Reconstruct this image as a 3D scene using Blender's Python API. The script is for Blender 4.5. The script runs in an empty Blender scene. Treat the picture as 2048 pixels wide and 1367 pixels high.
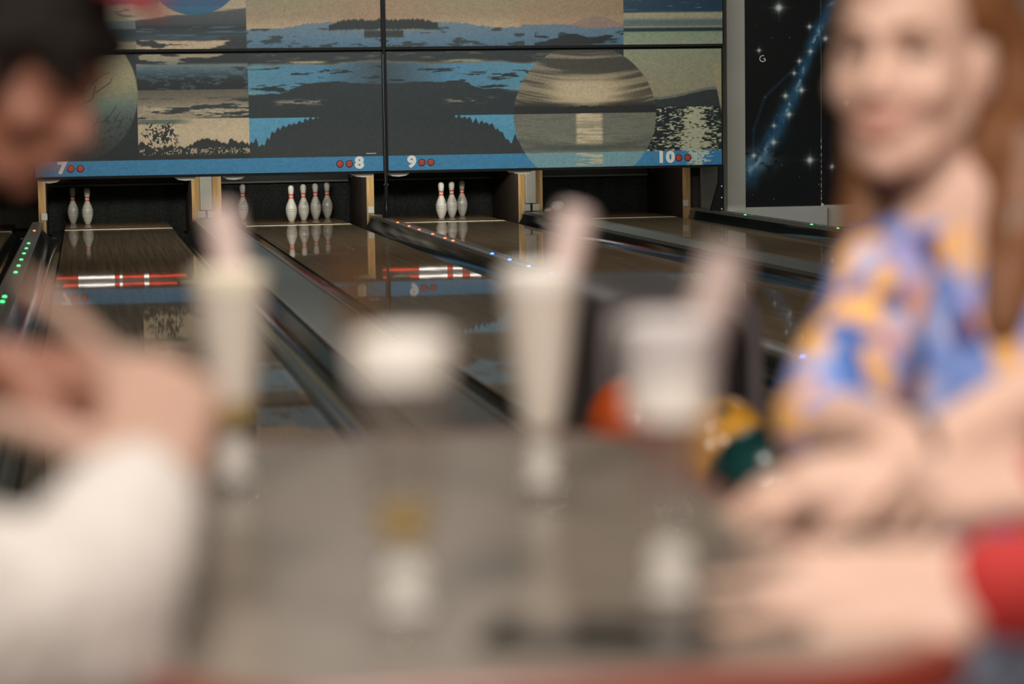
import bpy, bmesh, math, random
import numpy as np
from mathutils import Vector, Matrix
random.seed(7)
SC = bpy.context.scene
COL = SC.collection

# ------------------------------------------------------------------ camera
CAM = (-0.3057, -25.4542, 1.1054)
PIT, YAW, ROL = 0.0945, 0.1729, -0.0149
cd = bpy.data.cameras.new('camera'); cam = bpy.data.objects.new('camera', cd); COL.objects.link(cam)
F_ = Vector((math.sin(YAW)*math.cos(PIT), math.cos(YAW)*math.cos(PIT), -math.sin(PIT)))
R_ = Vector((math.cos(YAW), -math.sin(YAW), 0)); U_ = R_.cross(F_)
R2 = R_*math.cos(ROL)+U_*math.sin(ROL); U2 = -R_*math.sin(ROL)+U_*math.cos(ROL)
M = Matrix((R2, U2, -F_)).transposed().to_4x4(); M.translation = Vector(CAM); cam.matrix_world = M
cd.sensor_width = 36; cd.lens = 85; cd.clip_end = 100; cd.clip_start = .05
cd.dof.use_dof = True; cd.dof.focus_distance = 24.8; cd.dof.aperture_fstop = 2.4
SC.camera = cam

# ------------------------------------------------------------------ light
vs = SC.view_settings; vs.view_transform = 'Standard'; vs.look = 'None'; vs.exposure = 0.0; vs.gamma = 1; vs.use_curve_mapping = False
w = bpy.data.worlds.new('world'); SC.world = w; w.use_nodes = True
w.node_tree.nodes['Background'].inputs[0].default_value = (1, .93, .84, 1)
w.node_tree.nodes['Background'].inputs[1].default_value = .012
SC.cycles.use_denoising = True
def area(name, loc, target, size, power, col=(1, 1, 1), sy=None):
    l = bpy.data.lights.new(name, 'AREA'); l.energy = power; l.color = col
    l.shape = 'RECTANGLE'; l.size = size; l.size_y = sy or size
    o = bpy.data.objects.new(name, l); COL.objects.link(o); o.location = loc
    o.rotation_euler = (Vector(target)-Vector(loc)).to_track_quat('-Z', 'Y').to_euler(); return o
# ceiling lamps over the seating area
area('ceiling_lamp_seating', (-1.5, -26.6, 3.05), (0.1, -23.4, .9), .5, 150, (1, .905, .81))
area('ceiling_lamp_seating', (1.2, -25.6, 3.05), (.5, -23.4, .9), .4, 66, (1, .905, .81))
area('ceiling_lamp_table', (0.1, -22.6, 3.05), (0, -23.3, .8), .4, 34, (1, .91, .82))
# lamps over the lanes, washing the masking units
area('ceiling_lamp_lanes', (.9, -5.2, 3.3), (.9, -1.55, 1.2), 3.2, 84, (.96, 1, .96), .3)
area('ceiling_lamp_lanes', (4.3, -5.2, 3.3), (4.3, -1.55, 1.2), 3.2, 84, (.96, 1, .96), .3)
for x in (1.0, 4.2):
    for y in (-14.5, -8.5):
        area('ceiling_lamp_approach', (x, y, 3.3), (x, y+.6, 0), 1.2, 48, (1, .93, .84))
for x in (0, 1.806, 3.40):
    area('pin_fill_light', (x, -1.05, .66), (x, .25, .19), .9, 11, (1, .97, .88), .04)  # unseen fill light added behind the masking to brighten the pins

area('pin_fill_light', (5.206, -1.05, .66), (4.9, .0, .1), .9, 2.5, (1, .97, .88), .04)  # weak unseen fill added so the fallen pin shows

# ------------------------------------------------------------------ materials
def s2l(c):
    return tuple(((v/255)/12.92 if v/255 <= .04045 else ((v/255+.055)/1.055)**2.4) for v in c)
MATS = {}
def mat(name, col, rough=.5, metal=0, spec=.5, var=.12, scale=(8, 8, 8), bump=0, emit=None, estr=0, coat=0, trans=0, sss=0, coord='Object', vcol=False):
    if name in MATS: return MATS[name]
    m = bpy.data.materials.new(name); m.use_nodes = True; nt = m.node_tree; N = nt.nodes; L = nt.links
    b = N['Principled BSDF']
    b.inputs['Roughness'].default_value = rough; b.inputs['Metallic'].default_value = metal
    b.inputs['Specular IOR Level'].default_value = spec; b.inputs['Coat Weight'].default_value = coat
    b.inputs['Transmission Weight'].default_value = trans
    tc = N.new('ShaderNodeTexCoord'); mp = N.new('ShaderNodeMapping'); L.new(tc.outputs[coord], mp.inputs[0]); mp.inputs['Scale'].default_value = scale
    n = N.new('ShaderNodeTexNoise'); n.inputs['Scale'].default_value = 1; n.inputs['Detail'].default_value = 4; L.new(mp.outputs[0], n.inputs['Vector'])
    if vcol:
        a = N.new('ShaderNodeVertexColor'); a.layer_name = 'art'; L.new(a.outputs['Color'], b.inputs['Base Color'])
    else:
        r = N.new('ShaderNodeValToRGB'); c = Vector(col[:3])
        r.color_ramp.elements[0].position = .3; r.color_ramp.elements[1].position = .7
        r.color_ramp.elements[0].color = (*(c*(1-var)), 1); r.color_ramp.elements[1].color = (*[min(1, v) for v in c*(1+var)], 1)
        L.new(n.outputs['Fac'], r.inputs[0]); L.new(r.outputs[0], b.inputs['Base Color'])
    if bump:
        bp = N.new('ShaderNodeBump'); bp.inputs['Strength'].default_value = bump; bp.inputs['Distance'].default_value = .004
        L.new(n.outputs['Fac'], bp.inputs['Height']); L.new(bp.outputs[0], b.inputs['Normal'])
    if sss:
        b.inputs['Subsurface Weight'].default_value = sss; b.inputs['Subsurface Radius'].default_value = (.012, .005, .003); b.inputs['Subsurface Scale'].default_value = 1
    if emit:
        b.inputs['Emission Color'].default_value = (*emit, 1); b.inputs['Emission Strength'].default_value = estr
    MATS[name] = m; return m
def S(r, g, b): return s2l((r, g, b))

m_lane = mat('lane_wood', (.165, .118, .072), .035, spec=.17, var=.28, scale=(38, .5, 1))
def lacquer(m, amount, rough, ior=1.3):
    nt = m.node_tree; N = nt.nodes; L = nt.links; b = N['Principled BSDF']; b.inputs['Specular IOR Level'].default_value = 0; b.inputs['Roughness'].default_value = .6
    g = N.new('ShaderNodeBsdfGlossy'); g.inputs['Roughness'].default_value = rough
    fr = N.new('ShaderNodeFresnel'); fr.inputs[0].default_value = ior
    mu = N.new('ShaderNodeMath'); mu.operation = 'MULTIPLY'; mu.inputs[1].default_value = amount; L.new(fr.outputs[0], mu.inputs[0])
    tc = N.new('ShaderNodeTexCoord'); mp = N.new('ShaderNodeMapping'); mp.inputs['Scale'].default_value = (9, 2.2, 1); L.new(tc.outputs['Object'], mp.inputs[0])
    nz = N.new('ShaderNodeTexNoise'); nz.inputs['Detail'].default_value = 1; nz.inputs['Scale'].default_value = 1; L.new(mp.outputs[0], nz.inputs[0])
    bp = N.new('ShaderNodeBump'); bp.inputs['Strength'].default_value = .05; bp.inputs['Distance'].default_value = .004; L.new(nz.outputs['Fac'], bp.inputs['Height']); L.new(bp.outputs[0], g.inputs['Normal'])
    mx = N.new('ShaderNodeMixShader'); L.new(mu.outputs[0], mx.inputs[0]); L.new(b.outputs[0], mx.inputs[1]); L.new(g.outputs[0], mx.inputs[2])
    L.new(mx.outputs[0], N['Material Output'].inputs[0])
lacquer(m_lane, .74, .025)
m_deck = mat('pin_deck_wood', (.20, .125, .06), .04, spec=.2, var=.25, scale=(38, .8, 1))
lacquer(m_deck, .74, .025)
m_strip = mat('pale_strip', (.80, .72, .54), .25, var=.05)
m_dark = mat('black_paint', (.010, .011, .010), .5, spec=.3, var=.2)
m_gutter = mat('dark_gloss_gutter', (.010, .013, .012), .10, spec=.35, var=.3, scale=(12, 1.2, 12), bump=.25)
m_cap = mat('grey_capping', (.115, .125, .112), .32, spec=.5, var=.1, scale=(3, .8, 3))
m_rail = mat('dull_metal_rail', (.22, .21, .185), .35, metal=.5, var=.1)
m_wood = mat('kickback_wood', (.50, .31, .125), .5, var=.25, scale=(30, 30, 2.5))
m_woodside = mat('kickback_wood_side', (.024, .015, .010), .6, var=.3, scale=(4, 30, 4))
m_cover = mat('grey_cover', (.40, .39, .34), .5, var=.08)
m_white = mat('white_plastic', (.62, .61, .55), .4, var=.05)
m_pin = mat('pin_plastic', (.66, .64, .56), .28, spec=.5, var=.10, scale=(9, 9, 70))
m_red = mat('pin_red', (.80, .085, .04), .3, var=.08)
m_ink = mat('pin_ink', (.05, .05, .055), .5, var=.2)
m_curtain = mat('pit_curtain', (.034, .037, .034), .85, spec=.2, var=.5, scale=(60, 60, 60), bump=.5)
m_sweep = mat('sweep_grey', (.14, .135, .115), .5, var=.1)
m_frame = mat('black_frame', (.008, .009, .009), .6, spec=.2, var=.2)
m_chrome = mat('worn_steel', (.34, .34, .33), .3, metal=.9, var=.15)
m_print = mat('mural_print', (1, 1, 1), .42, spec=.35, vcol=True)
m_num = mat('number_white', (.85, .84, .80), .5, var=.03)
m_bulb = mat('indicator_red', (.50, .065, .045), .35, var=.1)
m_wall = mat('wall_paint', (.60, .58, .50), .7, var=.04, scale=(2, 2, 2))
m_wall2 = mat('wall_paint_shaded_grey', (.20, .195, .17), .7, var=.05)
m_skirt = mat('pale_wall_base', (.55, .55, .51), .6, var=.03)
m_ceil = mat('ceiling_paint', (.05, .047, .042), .8, var=.1)
m_led_r = mat('led_red', (.4, .03, .02), .3, emit=(1, .12, .04), estr=5)
m_led_g = mat('led_green', (.02, .3, .08), .3, emit=(.08, 1, .25), estr=3)
m_led_b = mat('led_blue', (.02, .08, .4), .3, emit=(.06, .25, 1), estr=6)
m_tube_r = mat('tube_red', (.5, .03, .02), .3, emit=(1, .07, .03), estr=1.6)
m_tube_w = mat('tube_white', (.8, .8, .8), .3, emit=(1, .93, .85), estr=3.2)
m_floor = mat('approach_wood', (.13, .085, .05), .18, spec=.45, var=.25, scale=(24, .8, 1))
m_sub = mat('sub_floor', (.012, .012, .011), .9, var=.3)

def glassmat(name, col, haze, hazecol):
    m = bpy.data.materials.new(name); m.use_nodes = True; nt = m.node_tree; N = nt.nodes; L = nt.links
    for n in list(N): N.remove(n)
    o = N.new('ShaderNodeOutputMaterial'); t = N.new('ShaderNodeBsdfTransparent'); t.inputs[0].default_value = (*col, 1)
    g = N.new('ShaderNodeBsdfGlossy'); g.inputs['Roughness'].default_value = .03
    d = N.new('ShaderNodeBsdfDiffuse'); d.inputs[0].default_value = (*hazecol, 1)
    tl = N.new('ShaderNodeBsdfTranslucent'); tl.inputs[0].default_value = (*hazecol, 1)
    ad = N.new('ShaderNodeMixShader'); ad.inputs[0].default_value = .5; L.new(d.outputs[0], ad.inputs[1]); L.new(tl.outputs[0], ad.inputs[2])
    lw = N.new('ShaderNodeLayerWeight'); lw.inputs[0].default_value = .5
    pw = N.new('ShaderNodeMath'); pw.operation = 'POWER'; pw.inputs[1].default_value = 4; L.new(lw.outputs['Facing'], pw.inputs[0])
    fr = N.new('ShaderNodeMath'); fr.operation = 'MULTIPLY_ADD'; fr.inputs[1].default_value = .22; fr.inputs[2].default_value = .02; L.new(pw.outputs[0], fr.inputs[0])
    no = N.new('ShaderNodeTexNoise'); no.inputs['Scale'].default_value = 30
    mr = N.new('ShaderNodeMapRange'); mr.inputs['To Min'].default_value = haze*.8; mr.inputs['To Max'].default_value = haze*1.2
    L.new(no.outputs['Fac'], mr.inputs['Value'])
    m1 = N.new('ShaderNodeMixShader'); L.new(mr.outputs[0], m1.inputs[0]); L.new(t.outputs[0], m1.inputs[1]); L.new(ad.outputs[0], m1.inputs[2])
    m2 = N.new('ShaderNodeMixShader'); L.new(fr.outputs[0], m2.inputs[0]); L.new(m1.outputs[0], m2.inputs[1]); L.new(g.outputs[0], m2.inputs[2])
    L.new(m2.outputs[0], o.inputs[0]); return m

# ------------------------------------------------------------------ builders
class MB:
    def __init__(s): s.v = []; s.f = []
    def add(s, v, f):
        n = len(s.v); s.v += [tuple(p) for p in v]; s.f += [tuple(i+n for i in q) for q in f]; return s
    def box(s, x0, x1, y0, y1, z0, z1, bev=0):
        if bev:
            b = bev
            bm = bmesh.new(); bmesh.ops.create_cube(bm, size=1)
            for q in bm.verts: q.co = Vector(((x0+x1)/2+q.co.x*(x1-x0), (y0+y1)/2+q.co.y*(y1-y0), (z0+z1)/2+q.co.z*(z1-z0)))
            bmesh.ops.bevel(bm, geom=bm.edges[:], offset=b, segments=2, affect='EDGES', profile=.5)
            bm.verts.index_update(); s.add([q.co[:] for q in bm.verts], [[q.index for q in f.verts] for f in bm.faces]); bm.free(); return s
        v = [(x, y, z) for z in (z0, z1) for y in (y0, y1) for x in (x0, x1)]
        return s.add(v, [(0, 2, 3, 1), (4, 5, 7, 6), (0, 1, 5, 4), (2, 6, 7, 3), (0, 4, 6, 2), (1, 3, 7, 5)])
    def lathe(s, prof, n=32, c=(0, 0, 0), mtx=None):
        v = []; f = []
        for r, z in prof:
            for k in range(n):
                a = 2*math.pi*k/n; v.append(Vector((r*math.cos(a), r*math.sin(a), z)))
        for i in range(len(prof)-1):
            for k in range(n):
                f.append((i*n+k, i*n+(k+1) % n, (i+1)*n+(k+1) % n, (i+1)*n+k))
        if prof[0][0] > 1e-6: f.append(tuple(range(n))[::-1])
        if prof[-1][0] > 1e-6: f.append(tuple((len(prof)-1)*n+k for k in range(n)))
        if mtx is not None: v = [mtx @ p for p in v]
        return s.add([(p[0]+c[0], p[1]+c[1], p[2]+c[2]) for p in v], f)
    def tube(s, pts, rad, n=10):
        pts = [Vector(p) for p in pts]; rad = rad if isinstance(rad, (list, tuple)) else [rad]*len(pts)
        v = []; f = []; up = Vector((0, 0, 1))
        for i, p in enumerate(pts):
            t = (pts[min(i+1, len(pts)-1)]-pts[max(i-1, 0)]).normalized()
            a = t.cross(up)
            if a.length < 1e-3: a = t.cross(Vector((0, 1, 0)))
            a.normalize(); b = t.cross(a)
            for k in range(n):
                q = 2*math.pi*k/n; v.append(p+(a*math.cos(q)+b*math.sin(q))*rad[i])
        for i in range(len(pts)-1):
            for k in range(n): f.append((i*n+k, i*n+(k+1) % n, (i+1)*n+(k+1) % n, (i+1)*n+k))
        f.append(tuple(range(n))); f.append(tuple((len(pts)-1)*n+k for k in range(n))[::-1])
        return s.add([p[:] for p in v], f)
    def prism_y(s, prof, y0, y1, closed=True):
        n = len(prof); v = [(x, y0, z) for x, z in prof]+[(x, y1, z) for x, z in prof]
        f = [(i, (i+1) % n, n+(i+1) % n, n+i) for i in range(n if closed else n-1)]
        if closed: f += [tuple(range(n))[::-1], tuple(range(n, 2*n))]
        return s.add(v, f)
    def prism_z(s, prof, z0, z1):
        n = len(prof); v = [(x, y, z0) for x, y in prof]+[(x, y, z1) for x, y in prof]
        return s.add(v, [(i, (i+1) % n, n+(i+1) % n, n+i) for i in range(n)]+[tuple(range(n))[::-1], tuple(range(n, 2*n))])
    def build(s, name, m, parent=None, smooth=False, loc=None):
        me = bpy.data.meshes.new(name); me.from_pydata(s.v, [], s.f)
        bm = bmesh.new(); bm.from_mesh(me); bmesh.ops.recalc_face_normals(bm, faces=bm.faces[:]); bm.to_mesh(me); bm.free()
        if m: me.materials.append(m)
        if smooth:
            me.polygons.foreach_set('use_smooth', [True]*len(me.polygons))
            try: me.set_sharp_from_angle(angle=math.radians(40))
            except Exception: pass
        o = bpy.data.objects.new(name, me); COL.objects.link(o)
        if parent: o.parent = parent
        if loc: o.location = loc
        return o
def tag(o, label=None, cat=None, group=None, kind=None):
    if label: o['label'] = label
    if cat: o['category'] = cat
    if group: o['group'] = group
    if kind: o['kind'] = kind
    return o
def thing(name, label, cat, loc=(0, 0, 0), rotz=0, group=None):
    o = bpy.data.objects.new(name, None); COL.objects.link(o); o.location = loc; o.rotation_euler = (0, 0, rotz)
    o.empty_display_size = .05
    return tag(o, label, cat, group)
def copy_tree(root, loc=None, rot=None, label=None):
    r = root.copy(); COL.objects.link(r)
    if loc is not None: r.location = loc
    if rot is not None: r.rotation_euler = rot
    if label: r['label'] = label
    for ch in list(root.children):
        c = ch.copy(); COL.objects.link(c); c.parent = r
        for g in list(ch.children):
            d = g.copy(); COL.objects.link(d); d.parent = c
    return r
def structure(o): o['kind'] = 'structure'; return o

# ------------------------------------------------------------------ room
LX = [0, 1.806, 3.400, 5.206]           # lane centres (7, 8, 9, 10)
LH = .5334
YF, YS, YT = -18.29, -.66, .82
structure(MB().box(-6, 10, -30, YF, -.2, 0).build('floor', m_floor))
structure(MB().box(-6, 10, YF, 3, -.3, -.14).build('floor', m_sub))
structure(MB().box(-6, 10, -30, 3, 3.4, 3.5).build('ceiling', m_ceil))
structure(MB().box(-6.1, -6, -30, 3, -.3, 3.5).build('wall_left', m_wall))
structure(MB().box(10, 10.1, -30, 3, -.3, 3.5).build('wall_right', m_wall))
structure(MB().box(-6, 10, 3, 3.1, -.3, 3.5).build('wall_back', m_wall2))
structure(MB().box(-6, 10, -30.1, -30, -.3, 3.5).build('wall_front', m_wall))
# pale pillar and poster wall right of lane 10
structure(MB().box(6.27, 6.462, -1.0, -.55, -.14, 3.4).build('trim_1', m_wall))
structure(MB().box(6.462, 9.9, -.97, -.6, -.14, 3.4).build('wall_end', m_wall))
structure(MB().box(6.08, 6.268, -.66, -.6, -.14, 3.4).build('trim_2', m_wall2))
structure(MB().box(6.27, 6.47, -1.012, -1.0, -.14, .055).build('baseboard_pillar', m_skirt))
structure(MB().box(6.465, 7.338, -1.03, -.97, -.14, .085).build('baseboard_end', m_skirt))

# ------------------------------------------------------------------ lanes
LANE_NAMES = ['bowling lane with only two standing pins at its left', 'bowling lane with five standing pins, one of them apart',
              'bowling lane with three standing pins close together', 'bowling lane without standing pins, one pin lying at its side']
def lane(x, label):
    t = thing('bowling_lane', label, 'lane', (x, 0, 0), 0, 'polished wooden bowling lanes')
    MB().box(-LH, LH, YF+.005, -.92, -.05, 0).build('lane_surface', m_lane, t)
    MB().box(-LH, LH, -.92, -.76, -.05, .0006).build('pale_strip', m_strip, t)
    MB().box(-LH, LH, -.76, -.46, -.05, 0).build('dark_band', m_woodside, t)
    MB().box(-LH, LH, -.46, YT, -.05, 0).build('pin_deck', m_deck, t)
    for sx in (-1, 1):
        MB().box(min(sx*LH, sx*(LH+.14)), max(sx*LH, sx*(LH+.14)), YS, YT, -.10, -.075).build('tail_gutter', m_gutter, t)
    return t
for x, l in zip(LX, LANE_NAMES): lane(x, l)
lane(-1.594, 'bowling lane left of the lane numbered 7, behind the man on the left')['label'] = 'bowling lane beyond the narrow rail with green lamps, behind the man'

# capping + gutters between the lanes
def division(x, half, gap, label, wide):
    # half: half-width of the cap, gap: half distance between the neighbouring lane edges
    t = thing('lane_division', label, 'rail', (x, 0, 0), 0, None)
    top = .078; y0, y1 = YF+.01, YS-(.145 if wide else .06)
    prof = []
    k = 10
    for i in range(k+1):
        a = math.pi*i/k/2
        prof.append((-half*(1)+half*(1-1), 0))
    cap = [(-half, top-.03), (-half, top-.006), (-half+.006, top), (half-.006, top), (half, top-.006), (half, top-.03)]
    c = MB().prism_y(cap, y0, y1).build('capping', m_cap if wide else m_rail, t)
    for s in (-1, 1):
        # raised lip along the cap edge
        MB().box(min(s*(half-.016), s*half), max(s*(half-.016), s*half), y0, y1-.002, top, top+.007).build('edge_lip', m_rail, t)
        # concave gutter shell from lane edge down and up to the cap
        p = []
        n = 14; gx = gap-.012; wdt = gx-half
        for i in range(n+1):
            u = i/n; xx = gx-wdt*u
            zz = -.012-.075*math.sin(math.pi*min(1, u*1.1))**.8 if u < .55 else None
            if zz is None:
                q = (u-.55)/.45
                zb = -.012-.075*math.sin(math.pi*.605)**.8
                zz = zb+(top-.02-zb)*(1-math.cos(q*math.pi/2))**.9
                xx = gx-wdt*(.55+.45*math.sin(q*math.pi/2))
            p.append((s*xx, zz))
        p2 = p+[(px, pz-.012) for px, pz in reversed(p)]
        MB().prism_y(p2, y0, YS-.002).build('gutter', m_gutter, t, smooth=True)
    # rounded end block of the rail against the kickback
    if wide:
        v = []
        for i in range(13):
            a = math.pi*i/12; v.append((half*math.cos(a), y1+.11*math.sin(a)))
        MB().prism_z(v, top-.03, top).build('rounded_end', m_cap, t)
    else:
        MB().box(-half, half, y1, y1+.05, top-.03, top+.004, .006).build('end_cap', m_rail, t)
    return t
d_l = division(-.797, .055, .2635, 'narrow metal rail with a row of green lamps and one red', False)
d_78 = division(.903, .16, .3695, 'wide grey capping between the two pin and five pin lanes', True)
d_89 = division(2.603, .055, .2635, 'narrow metal rail with red and blue lamps along its top', False)
d_910 = division(4.303, .16, .3695, 'wide grey capping beside the lane without standing pins', True)
d_r = division(6.003, .055, .2635, 'narrow metal rail with green lamps before the pale pillar', False)
def led(t, y, m, nm):
    MB().lathe([(.0135, 0), (.0125, .004), (.009, .007), (0, .009)], 12).build('signal_lamp', m, t, True, (0, y, .079))['label'] = nm
for y in (-4.9, -5.7, -6.45, -7.28, -8.03, -8.78, -11.07, -11.47): led(d_l, y, m_led_g, 'lit green lamp')
led(d_l, -2.58, m_led_r, 'lit red lamp')
for y in (-2.57, -3.39, -4.08, -4.93, -5.65, -6.09): led(d_89, y, m_led_r, 'lit red lamp')
for y in (-8.01, -8.75, -9.5, -10.29, -10.6, -15.8): led(d_89, y, m_led_b, 'lit blue lamp')
for y in (-2.64, -4.83, -5.59, -9.2): led(d_r, y, m_led_g, 'lit green lamp')

# ------------------------------------------------------------------ pins
PIN = [(.0258, 0), (.0300, .006), (.0359, .019), (.0496, .057), (.0573, .0857), (.0605, .1143), (.0600, .127), (.0580, .149), (.0530, .167), (.0470, .184),
       (.0390, .203), (.0314, .219), (.0250, .238), (.0232, .250), (.0228, .262), (.0237, .276), (.0266, .298), (.0290, .314), (.0306, .321), (.0322, .338), (.0323, .345),
       (.0312, .356), (.0278, .367), (.0215, .375), (.0125, .380), (0, .381)]
def prad(z):
    return float(np.interp(z, [p[1] for p in PIN], [p[0] for p in PIN]))
def make_pin(loc, rz, label):
    t = thing('bowling_pin', label, 'bowling pin', loc, rz, 'bowling pins')
    MB().lathe(PIN, 28).build('body', m_pin, t, True)
    for z0 in (.241, .274):
        pr = [(prad(z)+.0008, z) for z in np.linspace(z0, z0+.015, 4)]
        MB().lathe([(pr[0][0]-.002, z0)]+pr+[(pr[-1][0]-.002, z0+.015)], 28).build('neck_stripe', m_red, t, True)
    # scuffed ring grooves on the belly
    for z0 in (.108, .128):
        MB().lathe([(prad(z0)-.002, z0), (prad(z0)+.0005, z0), (prad(z0+.0022)+.0005, z0+.0022), (prad(z0)-.002, z0+.0022)], 28).build('belly_line', m_ink, t, True)
    # slanted black script mark printed on the shoulder
    mb = MB(); rnd = random.Random(4)
    pts = []
    for i in range(22):
        u = i/21; ang = -.55+1.0*u; z = .160+.040*u+.006*math.sin(i*2.3)
        r = prad(z)+.0012; pts.append((r*math.sin(ang), -r*math.cos(ang), z))
    mb.tube(pts, .0013, 5)
    for i in range(7):
        u = .2+.1*i; ang = -.3+.75*u; z = .150+.025*u
        a = [(ang, z), (ang+.12, z+.009)]
        mb.tube([((prad(q)+.001)*math.sin(p), -(prad(q)+.001)*math.cos(p), q) for p, q in a], .0014, 5)
    mb.build('script_mark', m_ink, t)
    return t
SP = {7: (-.457, .792), 4: (-.305, .528), 1: (0, 0), 3: (.152, .264), 6: (.305, .528), 10: (.457, .792)}
pin0 = None
PINS = [(0, 7, 2.4, 'left one of the lone pair'), (0, 4, 2.9, 'right one of the lone pair'),
        (1, 7, .1, 'alone left of the row of four'), (1, 1, 1.9, 'first in the slanting row of four'),
        (1, 3, .35, 'second in the slanting row of four'), (1, 6, .75, 'third in the slanting row of four'),
        (1, 10, -.4, 'last in the slanting row of four'),
        (2, 1, .95, 'first of three close together'), (2, 3, .15, 'middle of three close together'), (2, 6, -.75, 'last of three close together')]
for ln, sp, rz, lab in PINS:
    loc = (LX[ln]+SP[sp][0], SP[sp][1], 0); lab = 'white bowling pin with red neck stripes, '+lab
    if pin0 is None: pin0 = make_pin(loc, rz, lab)
    else: copy_tree(pin0, loc, (0, 0, rz), lab)
copy_tree(pin0, (4.690, -.06, .125), (Vector((4.425, -.38, .048))-Vector((4.690, -.06, .125))).to_track_quat('Z', 'Y').to_euler(), 'white bowling pin lying tipped over behind a wide grey capping')

# ------------------------------------------------------------------ pit: kickbacks, curtains, sweeps
def kick(x0, x1, label):
    t = thing('kickback_plate', label, 'panel', ((x0+x1)/2, 0, 0), 0, 'wooden kickback plates beside the pin decks')
    h = (x1-x0)/2
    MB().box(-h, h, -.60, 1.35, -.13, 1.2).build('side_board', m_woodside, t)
    MB().box(-h, h, -.66, -.60, -.13, 1.2, .003).build('front_edge', m_wood, t)
    return t
k1 = kick(.746, .824, 'wooden plate with pale edge left of the grey cover nearest the pair of pins')
k2 = kick(.950, 1.042, 'wooden plate with pale edge right of the grey cover, beside the lone single pin')
k3 = kick(2.534, 2.606, 'wooden plate with pale front edge right of the row of four pins')
k4 = kick(4.125, 4.186, 'wooden plate with pale edge right of the three close pins')
k5 = kick(4.300, 4.372, 'dull wooden plate left of the fallen pin')
k6 = kick(5.886, 5.958, 'narrow wooden plate left of the black wedge shaped leg')
k7 = kick(-.791, -.717, 'wooden plate left of the lone pair of pins')
for x in (2.570, 5.905, -.735):
    pl = MB().box(-.03, .03, -.008, 0, .096, .165, .003).build('white_reflector', m_white, {2.570: k3, 5.905: k6, -.735: k7}[x])
    pl['label'] = 'white reflector square'
    pl.location = (x-pl.parent.location.x, -.66, 0)
for x0, x1, ks, lab in ((.828, .946, .887, 'grey metal cover between wooden plates, left of the lone single pin'), (4.190, 4.296, 4.243, 'grey metal cover between wooden plates, right of the three close pins')):
    t = thing('post_cover', lab, 'cover', ((x0+x1)/2, -.67, 0))
    h = (x1-x0)/2
    MB().box(-h, h, -.02, .06, .165, 1.2, .004).build('cover_sheet', m_cover, t)
    for sx in (-1, 1):
        MB().box(sx*.05-.038, sx*.05+.038, -.045, -.021, .085, .158, .004).build('hinge_block', m_cover, t)
    MB().box(-.012, .012, -.04, -.022, .08, .16).build('hinge_pin', m_dark, t)
def pit(x, i, w0, w1):
    nm = ['behind the lone pair of pins', 'behind the row of four pins', 'behind the three close pins', 'behind the fallen pin'][i]
    # curtain hanging in shallow folds
    n = 40; v = []; f = []
    for k in range(n+1):
        xx = w0+(w1-w0)*k/n; yy = 1.02+.02*math.sin(k*.9+i)
        v += [(xx, yy, -.12), (xx, yy+.02*math.sin(k*.5), 1.2), (xx, yy+.03, 1.2), (xx, yy+.03, -.12)]
    for k in range(n):
        for j in range(4): f.append((4*k+j, 4*k+(j+1) % 4, 4*k+4+(j+1) % 4, 4*k+4+j))
    f += [(0, 1, 2, 3), (4*n+3, 4*n+2, 4*n+1, 4*n)]
    tag(MB().add(v, f).build('pit_curtain', m_curtain, None, True), 'black pit curtain '+nm, 'curtain', 'pit curtains')
    t = thing('sweep_bar', 'dark sweep bar with grey lip hanging '+nm.replace('behind', 'over'), 'bar', (x, .93, 0), 0, 'sweep bars')
    MB().box(w0-x+.02, w1-x-.02, -.02, .02, .406, .55).build('bar', m_dark, t)
    MB().box(w0-x+.02, w1-x-.02, -.045, .03, .386, .408, .006).build('lower_lip', m_sweep, t)
    for a in (w0-x+.001, w1-x-.021): MB().box(a, a+.02, -.20, -.02, .43, .54).build('side_arm', m_dark, t)
    return t
PW = [(-.715, .744), (1.045, 2.532), (2.610, 4.123), (4.375, 5.884)]
for i, x in enumerate(LX): pit(x, i, *PW[i])
# curved white end brackets of the masking unit
def bracket(x, s, lab):
    pr = [(0, .0), (.20, .0), (.20, -.012), (.17, -.03), (.10, -.036), (.03, -.026), (0, -.008)]
    if s < 0: pr = [(.2-a, b) for a, b in pr]
    mb = MB(); mb.prism_y(pr, -1.53, -1.19)
    o = mb.build('curved_bracket', m_white, None); o.location = (x, 0, .525)
    tag(o, lab, 'bracket', 'curved white brackets under the masking')
bracket(.55, 1, 'white curved bracket under the masking above the lone pair of pins')
bracket(1.03, -1, 'white curved bracket under the masking above the lone single pin')
bracket(2.30, 1, 'white curved bracket above the row of four, beside a wooden plate')
bracket(2.66, -1, 'white curved bracket just right of the black post')
bracket(3.90, 1, 'white curved bracket right above the three close pins')
bracket(-.76, -1, 'white curved bracket at the left end, under the leftmost number')
# tube lamps behind the masking that mirror in lanes 7 and 9
for x, lab in ((0, 'pair of red and white tube lamps behind the masking over the lone pair of pins'), (3.40, 'pair of red and white tube lamps behind the masking over the three close pins')):
    t = thing('tube_lamp', lab, 'lamp', (x, -.35, 0), 0, None)
    MB().box(-.70, .70, .03, .05, .50, .66).build('housing', m_dark, t)
    for z in (.512, .588):
        xs = [-.68, -.42, -.05, 0, .03, .25, .30, .68] if x == 0 else [-.68, -.30, .0, .06, .16, .24, .36, .44, .68]
        for k in range(len(xs)-1):
            MB().tube([(xs[k], 0, z), (xs[k+1], 0, z)], .0085, 8).build('tube_segment', m_tube_r if k % 2 == 0 else m_tube_w, t, True)

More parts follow.
